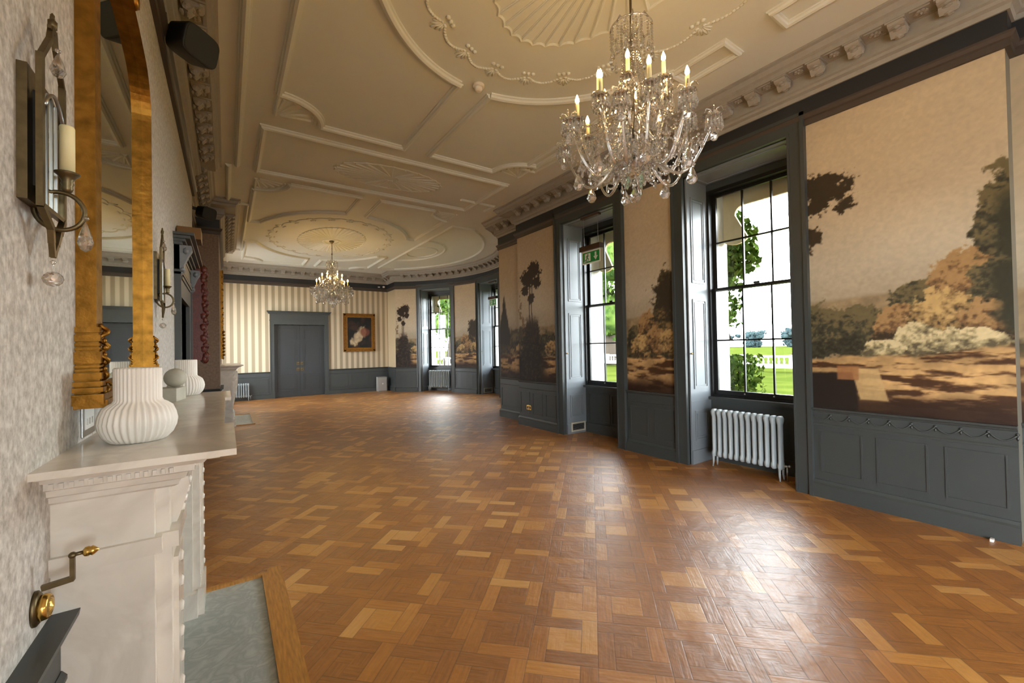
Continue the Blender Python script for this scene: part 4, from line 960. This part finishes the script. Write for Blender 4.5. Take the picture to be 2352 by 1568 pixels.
m = MB(); carved_frame(m, mapF, 3.50, 4.63, 1.49, 2.885, .13, 0, .075, .0); m.build('frame', M['giltdark'], t)
m = MB(); carved_frame(m, mapF, 3.60, 4.53, 1.59, 2.785, .04, .03, .068); m.build('inner_frame', M['gilt'], t)
paint_grid('canvas', lambda u, v: mapF(3.63+.87*u, .05, 1.62+1.135*v), 50, 64, lambda u, v: oil(u, v, 0), M['canvas'], t)
t = thing('framed_picture', 'picture in a dark red carved frame on the left wall past the doorway', 'painting', (0, 0, 0))
m = MB(); carved_frame(m, mapL, 6.62, 7.26, 1.46, 2.62, .14, 0, .15, .0); fr_ = m.build('frame', M['redframe'], t)
m = MB()
for i in range(26):
    f = i/25
    for s_, z_ in ((6.63, 1.46+1.16*f), (7.25, 1.46+1.16*f), (6.62+.64*f, 1.47), (6.62+.64*f, 2.61)): m.ico(mapL(s_, .145+.012*math.sin(i*1.9), z_), .024+.008*math.sin(i*2.3), 1, (1.2, .8, 2.0))
m.build('carved_edge', M['redframe'], fr_)
paint_grid('canvas', lambda u, v: mapL(7.13-.38*u, .10, 1.6+.88*v), 20, 30, lambda u, v: oil(u, v, 1), M['canvas'], t)
t = thing('wall_mirror', 'gilt mirror over the further fireplace on the brown chimney breast', 'mirror', (0, 0, 0))
m = MB(); carved_frame(m, mbr, 10.86, 12.06, 1.42, 3.30, .10, 0, .05, .02); 
for i in range(8): m.ico(mbr(10.86, .06, 1.5+.07*i), .03, 1)
m.build('frame', M['gilt'], t); m = MB(); m.mbox(mbr, 10.96, 11.96, .01, .02, 1.52, 3.20); m.build('mirror_glass', M['mirror'], t)
# ------------------------------------------------------------------ radiators
def radiator(label, mp, n, pitch, h, dep, z0=.10, valve=1):
    t = thing('radiator', label, 'radiator', mp(0, 0, 0), 0, 'column radiators')
    o = Vector(mp(0, 0, 0)); mq = lambda s, d, z: tuple(Vector(mp(s, d, z))-o)
    for i in range(n):
        s = (i-(n-1)/2)*pitch; m = MB(); r = pitch*.36
        pr = [(0, z0), (r*.75, z0+.004), (r*1.22, z0+.025), (r*1.25, z0+.05), (r*.95, z0+.09), (r*.92, h-.10), (r*1.25, h-.055), (r*1.28, h-.03), (r*.9, h-.004), (0, h)]
        k = 12; vs = []; fs = []
        for rr, z in pr:
            for j in range(k):
                a = 2*PI*j/k; vs.append(mq(s+rr*math.cos(a), math.sin(a)*(dep/2)*(rr/(r*1.28)), z))
        for q in range(len(pr)-1):
            for j in range(k): j2 = (j+1) % k; fs.append((q*k+j, q*k+j2, (q+1)*k+j2, (q+1)*k+j))
        m.add(vs, fs, True)
        if i in (0, n-1):
            for dd in (-dep*.33, dep*.33): m.tube([mq(s, dd, z0+.05), mq(s, dd*1.05, z0*.5), mq(s+.006*(1 if i else -1), dd*1.15, 0.001)], .016, 8, taper=lambda f: 1-.5*f)
        m.build('column', M['radiator'], t)
    e = (n-1)/2*pitch
    for z in (z0+.05, h-.05): m = MB(); m.tube([mq(-e, 0, z), mq(e, 0, z)], .014, 8); m.build('connecting_pipe', M['radiator'], t)
    m = MB(); sg = valve; m.tube([mq(sg*e, 0, z0+.05), mq(sg*(e+.07), 0, z0+.05)], .013, 8); m.tube([mq(sg*(e+.06), 0, .0), mq(sg*(e+.06), 0, z0+.06)], .009, 8); m.ico(mq(sg*(e+.085), 0, z0+.055), .018, 1, (1, 1, 1)); m.build('valve', M['steel'], t)
    return t
radiator('pale grey column radiator below the near window by the wide landscape wall', lambda s, d, z: (XR+.20-d, 2.585+s, z), 12, .0695, .72, .13, .12, valve=-1)
_b = WF[2]; radiator('pale grey column radiator under the far bow window', lambda s, d, z: _b(s, d-.20, z), 12, .072, .76, .13, .12)
radiator('white column radiator against the striped wall behind the further fireplace', lambda s, d, z: (.20+s, YF-.16-d, z), 13, .062, .56, .11, .10)
# ------------------------------------------------------------------ exit signs hung in the window heads
def exit_sign(label, mp):
    o = Vector(mp(0, 0, 3.0)); t = thing('exit_sign', label, 'exit sign', o, 0, 'hanging exit signs'); mq = lambda s, d, z: tuple(Vector(mp(s, d, z))-o)
    m = MB(); m.mbox(mq, -.20, .20, -.035, .035, 3.645, 3.68); m.build('ceiling_bar', M['signhousing'], t)
    for s in (-.16, .16):
        m = MB(); m.bar(mq(s, 0, 3.19), mq(s, 0, 3.65), .004, .004, (0, 1, 0))
        for i in range(16): m.ico(mq(s, 0, 3.20+.028*i), .006, 1, (1, 1, 1.4))
        m.build('chain', M['steel'], t)
    m = MB(); m.mbox(mq, -.225, .225, -.045, .045, 3.11, 3.19); m.build('housing', M['signhousing'], t)
    m = MB(); m.mbox(mq, -.20, .20, -.006, .006, 2.895, 3.11); m.build('panel', M['signwhite'], t)
    # green field, seen from the room; left half of the sign is the larger s
    m = MB(); m.mbox(mq, -.185, .185, .006, .0075, 2.915, 3.085); p_ = m.build('green_field', M['green'], t)
    m = MB(); d0, d1 = .0075, .0088; X_ = lambda x: .185-x
    P2 = lambda pts: m.poly(mq, [(X_(x), 2.915+z) for x, z in pts], d0, d1)
    P2([(.045, .022), (.175, .022), (.175, .15), (.045, .15)])                       # doorway
    P2([(.015, .012), (.075, .012), (.105, .045), (.055, .045)])
    m.build('doorway_symbol', M['signwhite'], t); m = MB()
    P2([(.272, .150), (.308, .150), (.308, .085), (.338, .085), (.290, .020), (.242, .085), (.272, .085)])   # arrow down
    m.build('arrow_symbol', M['signwhite'], t)
    m = MB(); d0, d1 = .0088, .0098
    def limb(a, b, w_): 
        a, b = Vector((a[0], a[1])), Vector((b[0], b[1])); t_ = (b-a).normalized(); u = Vector((-t_.y, t_.x))*w_/2
        m.poly(mq, [(X_(q.x), 2.915+q.y) for q in (a+u, b+u, b-u, a-u)], d0, d1)
    m.poly(mq, [(X_(.118+.011*math.cos(a)), 2.915+.134+.011*math.sin(a)) for a in [2*PI*i/12 for i in range(12)]], d0, d1)
    limb((.112, .122), (.100, .078), .022); limb((.102, .080), (.130, .062), .013); limb((.130, .062), (.126, .030), .012); limb((.098, .078), (.084, .052), .013); limb((.084, .052), (.056, .046), .012)
    limb((.114, .116), (.138, .102), .009); limb((.138, .102), (.150, .110), .008); limb((.106, .114), (.082, .108), .009); limb((.082, .108), (.076, .088), .008)
    m.build('running_figure', M['green'], t)
    return t
exit_sign('green exit sign hung on chains in the middle window of the near wall', lambda s, d, z: (XR+.03-d, 4.90+s, z))
_c = WF[3]; exit_sign('green exit sign hung in the middle window of the far bow', lambda s, d, z: _c(s-.08, d-.10, z))
# ------------------------------------------------------------------ grilles, socket, detector, devices, floor speaker
def vent(label, mp, s0):
    o = Vector(mp(s0, 0, .05)); t = thing('vent_grille', label, 'vent', o, 0, 'vent grilles by the windows'); mq = lambda s, d, z: tuple(Vector(mp(s0+s, d, z))-o)
    m = MB()
    for a, b, c, e in ((-.17, .17, .035, .062), (-.17, .17, .170, .197), (-.17, -.14, .062, .170), (.14, .17, .062, .170)): m.mbox(mq, a, b, 0, .014, c, e)
    m.build('frame', M['stone'], t); m = MB(); m.mbox(mq, -.14, .14, 0, .004, .062, .170); m.build('mesh_back', M['blackplastic'], t)
    for k in range(6): m = MB(); m.mbox(mq, -.14, .14, .004, .009, .070+.017*k, .076+.017*k); m.build('louvre', M['steel'], t)
def reveal(mp): return lambda s, d, z: mp(HW-.02-.002-.014-d, -.02+s, z)
vent('white rectangular vent at the foot of the near exit window shutter', reveal(WF[1]), -.24)
vent('white rectangular vent at the foot of the far bow shutter', reveal(WF[3]), -.24)
t = thing('socket_outlet', 'double brass socket low on the dark dado left of the exit window', 'socket', mapR(6.62, .02, .36))
m = MB(); m.bevbox(-.006, 0, -.075, .075, -.045, .045, .002); m.build('plate', M['brass'], t)
for k in (-.036, .036): m = MB(); m.box(-.009, -.006, k-.022, k+.022, -.022, .022); m.build('socket_face', M['redframe'], t)
t = thing('smoke_detector', 'small white smoke detector on the ceiling beside the oval moulding', 'smoke detector', (2.262, 3.86, ZC-.07))
m = MB(); m.lathe([(0, .07), (.062, .07), (.062, .05), (.05, .045), (.0, .045)], 24); m.build('base', M['plastic'], t)
m = MB(); m.lathe([(0, .046), (.040, .046), (.043, .02), (.030, .002), (.012, 0), (0, 0)], 24); m.build('sensor_head', M['plastic'], t)
for x, lab in ((4.98, 'tiny white sensor on the far frieze beside the corner'), (4.80, 'tiny white fitting on the far frieze left of the corner sensor')):
    m = MB(); m.bevbox(-.035, .035, -.05, 0, -.03, .03 if x > 4.9 else .0, .006); tag(m.build('wall_sensor', M['plastic'], loc=(x, YF-.02, 3.93)), lab, 'sensor')
t = thing('floor_speaker', 'grey slatted box speaker on the floor by the far wall corner', 'speaker', (4.80, 15.62, 0))
m = MB(); m.bevbox(-.165, .165, 0, .26, 0, .53, .01); m.build('cabinet', M['concrete'], t); m = MB(); m.box(-.14, .14, -.008, 0, .03, .50); g = m.build('front_panel', mat('box_front', (168, 168, 164), .6), t)
m = MB(); m.ico((0, -.008, .28), .03, 2, (1, .2, 1)); m.build('badge', M['plastic'], g)
m = MB(); m.box(-.10, -.06, .0, .02, .0, .02); tag(m.build('cable_stub', M['plastic'], loc=(XR-.02, .60, 0)), 'small white cable stub on the floor against the wide landscape wall', 'cable')
# ------------------------------------------------------------------ chandeliers
def chandelier(label, rod_top):
    t = thing('chandelier', label, 'chandelier', (0, 0, 0), 0, 'crystal chandeliers')
    CR = M['crystal']
    m = MB(); m.lathe([(0, .16), (.035, .17), (.07, .20), (.11, .26), (.125, .30), (.10, .315), (.05, .32), (.03, .36), (.055, .40), (.06, .45), (.03, .50), (.022, .56), (.04, .60), (.045, .64), (.02, .68), (.016, .80), (.03, .84), (.018, .88), (.014, 1.0), (.03, 1.03), (.012, 1.06), (.010, 1.20), (.0, 1.21)], 20)
    m.build('glass_column', CR, t)
    m = MB(); m.tube([(0, 0, .3), (0, 0, rod_top)], .008, 8); m.lathe([(0, rod_top-.06), (.02, rod_top-.055), (.05, rod_top-.02), (.065, rod_top), (0, rod_top)], 16); m.ico((0, 0, rod_top-.35), .022, 1); m.ico((0, 0, rod_top-.2), .014, 1); m.build('rod', M['bronze'], t)
    def pan_prisms(c, r, n, h, top):
        q = MB()
        for i in range(n):
            a = 2*PI*i/n; p = (c[0]+r*math.cos(a), c[1]+r*math.sin(a), c[2])
            q.ico((p[0], p[1], p[2]-.006), .006, 1, smooth=False); q.drop((p[0], p[1], p[2]-.012), h, .0100, 5)
        return q
    def arm(a, r, zc, rb, zb, sag, candle=True, k=1.):
        ca, sa = math.cos(a), math.sin(a); P = lambda rr, z: (rr*ca, rr*sa, z)
        m = MB(); pts = []
        for i in range(15):
            f = i/14; rr = rb+(r-rb)*f; z = zb+(zc-.04-zb)*f**2.2 - sag*math.sin(PI*min(1, f*1.02))**1.1
            pts.append(P(rr+.02*math.sin(PI*f), z))
        pts[-1] = P(r, zc-.02); m.tube(pts, .0105*k, 8, taper=lambda f: 1.25-.4*f); o = m.build('arm', CR, t)
        m = MB(); m.lathe([(.008, -.03), (.014, -.02), (.012, -.008), (.03, .0), (.048, .012), (.050, .016), (.03, .012), (0, .010)], 16, P(r, zc), rip=lambda q, z: 1+.06*math.cos(8*q) if z > .005 else 1); m.build('drip_pan', CR, o)
        pan_prisms(P(r, zc+.012), .047, 13, .080, 0).build('prism_ring', CR, o)
        if candle:
            m = MB(); m.lathe([(0, .012), (.02, .014), (.02, .022), (.014, .026), (0, .026)], 12, P(r, zc)); m.build('candle_cup', M['darkbronze'], o)
            m = MB(); m.lathe([(0, .024), (.0125, .024), (.0125, .118), (.010, .122), (0, .122)], 12, P(r, zc)); m.build('candle_tube', M['candle'], o)
            m = MB(); m.lathe([(0, .120), (.007, .122), (.0135, .138), (.0125, .152), (.006, .170), (.0015, .182), (0, .183)], 10, P(r, zc)); m.build('bulb', M['bulb'], o)
        else:
            m = MB()
            for i in range(5): q = 2*PI*i/5; m.tube([P(r, zc+.01), (r*ca+.02*math.cos(q), r*sa+.02*math.sin(q), zc+.055), (r*ca+.045*math.cos(q), r*sa+.045*math.sin(q), zc+.06), (r*ca+.055*math.cos(q), r*sa+.055*math.sin(q), zc+.035)], .004, 5)
            m.build('glass_plume', CR, o)
            m = MB(); m.ico(P(r, zc-.035), .008, 1); m.drop(P(r, zc-.045), .10, .026, 8); m.build('pear_drop', CR, o)
        return o, pts
    N1 = 8
    for i in range(N1): arm(2*PI*(i+.2)/N1, .370, .555, .05, .46, .27)
    for i in range(6): arm(2*PI*(i+.55)/6, .235, .70, .045, .58, .16)
    for i in range(N1): arm(2*PI*(i+.7)/N1, .485, .45, .06, .38, .24, candle=False, k=.9)
    def strand(name, pts, r0, r1=None):
        m = MB(); n = len(pts)
        for i, p in enumerate(pts): m.ico(p, r0+((r1 or r0)-r0)*i/(n-1), 1, smooth=False)
        return m.build(name, CR, t)
    for i in range(20):   # tent of beads from the neck to the upper ring
        a = 2*PI*i/20; pts = []
        for k in range(26):
            f = k/25; rr = .05+.10*f**1.6; pts.append((rr*math.cos(a), rr*math.sin(a), 1.02-.44*f))
        strand('bead_strand', pts, .0065, .0105)
    for i in range(16):   # swags between the lower arms
        a0 = 2*PI*(i+.35)/16; a1 = a0+2*PI/16; pts = []
        for k in range(13):
            f = k/12; a = a0+(a1-a0)*f; rr = .42-.10*math.sin(PI*f)*(i % 2) ; pts.append((rr*math.cos(a), rr*math.sin(a), .36-.11*math.sin(PI*f)))
        strand('bead_strand', pts, .0088)
    for i in range(12):
        a = 2*PI*(i+.5)/12; pts = [((.13+.22*f)*math.cos(a), (.13+.22*f)*math.sin(a), .27-.06*math.sin(PI*f)+.02*f) for f in [k/13 for k in range(14)]]
        strand('bead_strand', pts, .0085)
    for i in range(16):   # long strands from the upper ring down to the arms
        a = 2*PI*(i+.25)/16; pts = []
        for k in range(18):
            f = k/17; rr = .13+.24*f**1.3; pts.append((rr*math.cos(a), rr*math.sin(a), .66-.20*f-.05*math.sin(PI*f)))
        strand('bead_strand', pts, .0088)
    m = MB(); m.tube([(.135*math.cos(a), .135*math.sin(a), 1.17) for a in [2*PI*i/32 for i in range(32)]], .006, 6, True)
    for i in range(8):
        a = 2*PI*i/8; m.tube([(.012*math.cos(a), .012*math.sin(a), 1.08), (.07*math.cos(a), .07*math.sin(a), 1.20), (.11*math.cos(a), .11*math.sin(a), 1.215), (.135*math.cos(a), .135*math.sin(a), 1.17)], .006, 6)
    cr = m.build('crown', CR, t)
    for i in range(16):
        a = 2*PI*i/16; q = MB(); x, y = .135*math.cos(a), .135*math.sin(a)
        for k in range(6): q.ico((x, y, 1.155-.021*k), .0085, 1, smooth=False)
        q.drop((x, y, 1.025), .085, .014, 6); q.build('crown_drop', CR, cr)
    for i in range(8):
        a = 2*PI*(i+.5)/8; q = MB(); x, y = .07*math.cos(a), .07*math.sin(a)
        for k in range(9): q.ico((x, y, 1.20-.02*k), .008, 1, smooth=False)
        q.build('crown_drop', CR, cr)
    for ring, (n, r, z, h, rr) in enumerate(((12, .125, .30, .085, .013), (10, .10, .235, .08, .012), (8, .062, .185, .075, .011), (16, .30, .245, .075, .012), (16, .20, .30, .08, .012), (18, .19, .60, .08, .011), (16, .16, .48, .085, .012), (20, .29, .40, .085, .011), (18, .16, .345, .09, .014), (20, .36, .33, .085, .011))):
        for i in range(n):
            a = 2*PI*(i+.5*ring)/n; q = MB(); x, y = r*math.cos(a), r*math.sin(a); q.ico((x, y, z), .007, 1, smooth=False); q.drop((x, y, z-.008), h, rr, 6); q.build('crystal_drop', M['greencrystal'] if ring == 2 and i % 2 else CR, t)
    for i in range(8):
        a = 2*PI*(i+.1)/8; q = MB(); x, y = .37*math.cos(a), .37*math.sin(a); q.ico((x, y, .235), .011, 1, smooth=False); q.drop((x, y, .223), .125, .036, 9); q.build('pear_drop', CR, t)
    q = MB(); q.ico((0, 0, .115), .014, 2); q.drop((0, 0, .102), .105, .040, 10); q.build('pear_drop', CR, t)
    return t
Z1, Z2 = 2.50, 2.64
ch = chandelier('large crystal chandelier with lit candle bulbs hanging nearest the camera', ZC-.02-Z1)
ch.location = (XM, 1.83, Z1)
ch2 = copy_tree(ch); ch2.location = (XM, 11.46, Z2); ch2.rotation_euler = (0, 0, .3); ch2['label'] = 'crystal chandelier with lit candle bulbs hanging before the far striped wall'
for o in ch2.children:
    if o.name.startswith('rod'):
        o.scale = (1, 1, (ZC-.02-Z2)/(ZC-.02-Z1))
# ------------------------------------------------------------------ garden beyond the windows
GZ = -.22
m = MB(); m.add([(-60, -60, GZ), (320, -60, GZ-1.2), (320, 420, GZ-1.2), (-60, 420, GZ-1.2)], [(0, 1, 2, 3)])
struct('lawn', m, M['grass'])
m = MB(); m.box(-40, XL-.55, -50, 40, GZ+.02, GZ+.14).box(XL-.55, XR+WT, -50, YN-.35, GZ+.02, GZ+.14); struct('bounce_ground', m, mat('pale_bounce', (232, 226, 214), .9, var=.08, scale=40))  # unseen pale ground added to bounce sky light up to the ceiling
def leaves(mb, n, pos, size, rnd):
    for _ in range(n):
        p = pos(rnd); q = Euler((rnd.uniform(0, 6.3), rnd.uniform(0, 6.3), rnd.uniform(0, 6.3))).to_matrix(); k = size*rnd.uniform(.6, 1.25)
        a = [q @ Vector(v) for v in ((-.5*k, 0, 0), (0, -.32*k, .06*k), (.55*k, 0, 0), (0, .32*k, .06*k))]
        mb.add([(p[0]+v.x, p[1]+v.y, p[2]+v.z) for v in a], [(0, 1, 2, 3)])
def tree(label, loc, hgt, rad, n, ls, sd, m_, group=None, trunk=True, low=.22):
    t = thing('tree', label, 'tree', loc, 0, group); rnd = random.Random(sd)
    cl = [(rnd.gauss(0, .42)*rad, rnd.gauss(0, .42)*rad, hgt*(low+(1-low)*rnd.uniform(.12, .92)), rad*rnd.uniform(.28, .5)) for _ in range(16)]
    def pos(r):
        c = r.choice(cl); v = Vector((r.gauss(0, 1), r.gauss(0, 1), r.gauss(0, 1))).normalized()*c[3]*r.uniform(.55, 1.05); return (c[0]+v.x, c[1]+v.y, c[2]+v.z*.85)
    mb = MB(); leaves(mb, n, pos, ls, rnd)
    for c in cl: mb.ico(c[:3], c[3]*.72, 2, (1, 1, .85))
    mb.build('foliage', m_, t)
    if trunk:
        mb = MB(); mb.tube([(0, 0, -.3), (.05*rad, 0, hgt*.2), (0, .04*rad, hgt*.55)], rad*.13, 10, taper=lambda f: 1.1-.7*f); mb.build('trunk', M['bark'], t)
    return t
tree('broad leafy park tree standing behind the balustrade', (33.5, 31.0, GZ), 15, 7.5, 5200, .55, 3, M['tree'])
tree('tall park tree beyond the far bow window', (23, 47, GZ), 15, 5.6, 3800, .55, 5, M['tree'])
tree('rounded park tree left of the far bow lawn', (8, 58, GZ), 12, 5.5, 2600, .55, 8, M['tree'])
tree('second park tree further behind the broad one', (48, 50, GZ), 17, 8, 2600, .8, 9, M['tree'])
base = None
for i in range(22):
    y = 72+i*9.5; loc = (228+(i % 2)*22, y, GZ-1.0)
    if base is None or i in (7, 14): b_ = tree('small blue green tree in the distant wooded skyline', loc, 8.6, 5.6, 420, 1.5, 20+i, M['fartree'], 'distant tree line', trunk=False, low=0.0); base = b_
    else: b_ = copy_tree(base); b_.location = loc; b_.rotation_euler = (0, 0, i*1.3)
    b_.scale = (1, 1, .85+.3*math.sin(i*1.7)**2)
def balustrade(label, p0, p1, n):
    t = thing('balustrade', label, 'balustrade', (*p0, GZ)); a = Vector((*p0, 0)); b = Vector((*p1, 0)); L_ = (b-a).length; u = (b-a)/L_; nn = Vector((-u.y, u.x, 0))
    mp = lambda s, d, z: tuple(u*s+nn*d+Vector((0, 0, z)))
    m = MB(); m.mbox(mp, 0, L_, -.2, .2, 0, .26); m.build('plinth', M['whiteext'], t)
    m = MB(); m.mbox(mp, 0, L_, -.16, .16, .72, .86); m.build('top_rail', M['whiteext'], t)
    for k in range(0, n+1, 10): m = MB(); m.mbox(mp, min(L_-.2, L_*k/n)-.25, min(L_-.2, L_*k/n)+.25, -.21, .21, .0, .90); m.build('pier', M['whiteext'], t)
    me = None
    for k in range(n):
        if k % 10 == 0: continue
        p = mp(L_*(k)/n, 0, 0)
        if me is None:
            m = MB(); m.lathe([(.07, .26), (.07, .29), (.045, .31), (.075, .40), (.07, .46), (.035, .58), (.05, .64), (.06, .66), (.06, .72)], 8); o = m.build('baluster', M['whiteext'], t); me = o.data
        else: o = bpy.data.objects.new('baluster', me); COL.objects.link(o); o.parent = t
        o.location = p
balustrade('pale stone balustrade crossing the lawn outside the near windows', (31, 9), (31, 37), 84)
balustrade('pale stone balustrade returning across the lawn outside the far bow', (31, 37.3), (9, 37.3), 66)
def shrub(name, label, loc, boxs, n, ls, sd, cat):
    t = thing(name, label, cat, loc); rnd = random.Random(sd); mb = MB()
    for (x0, x1, y0, y1, z0, z1, k) in boxs:
        leaves(mb, int(n*k), lambda r: (r.uniform(x0, x1), r.uniform(y0, y1), r.uniform(z0, z1)), ls, rnd)
    mb.build('foliage', M['leaf'], t)
    mb = MB()
    for i in range(5): mb.tube([(rnd.uniform(-.1, .1), rnd.uniform(-.1, .1), 0), (rnd.uniform(-.1, .1), rnd.uniform(-.15, .15), .7), (rnd.uniform(-.1, .1), rnd.uniform(-.2, .2), boxs[0][5]*.9)], .012, 5)
    if loc[2] > GZ+.1: mb.tube([(-.05, 0, .3), (-.05, .25, .0), (-.05, .3, -1.8)], .02, 6)
    mb.build('stem', M['bark'], t)
shrub('shrub', 'dense clipped green shrub outside the near window at its foot', (6.35, 3.36, GZ), [(-.2, .25, -.34, .32, .05, 1.58, 1.)], 2600, .085, 4, 'shrub')
shrub('climbing_plant', 'leafy climber hanging beside the near window above the shrub', (6.42, 3.50, GZ+1.8), [(-.2, .2, -.22, .3, .8, 2.0, .8), (-.2, .2, -.46, .1, 1.0, 1.75, .45), (-.2, .2, -.18, .3, .2, .8, .2)], 1300, .12, 6, 'climber')
shrub('climbing_plant', 'sprig of climber at the top of the far bow window', (BC[0]+(BR+WT+.35)*math.cos(WANG[0])-.35, BC[1]+(BR+WT+.35)*math.sin(WANG[0])+.1, GZ), [(-.3, .3, -.3, .3, 2.9, 3.6, 1.)], 110, .12, 16, 'climber')
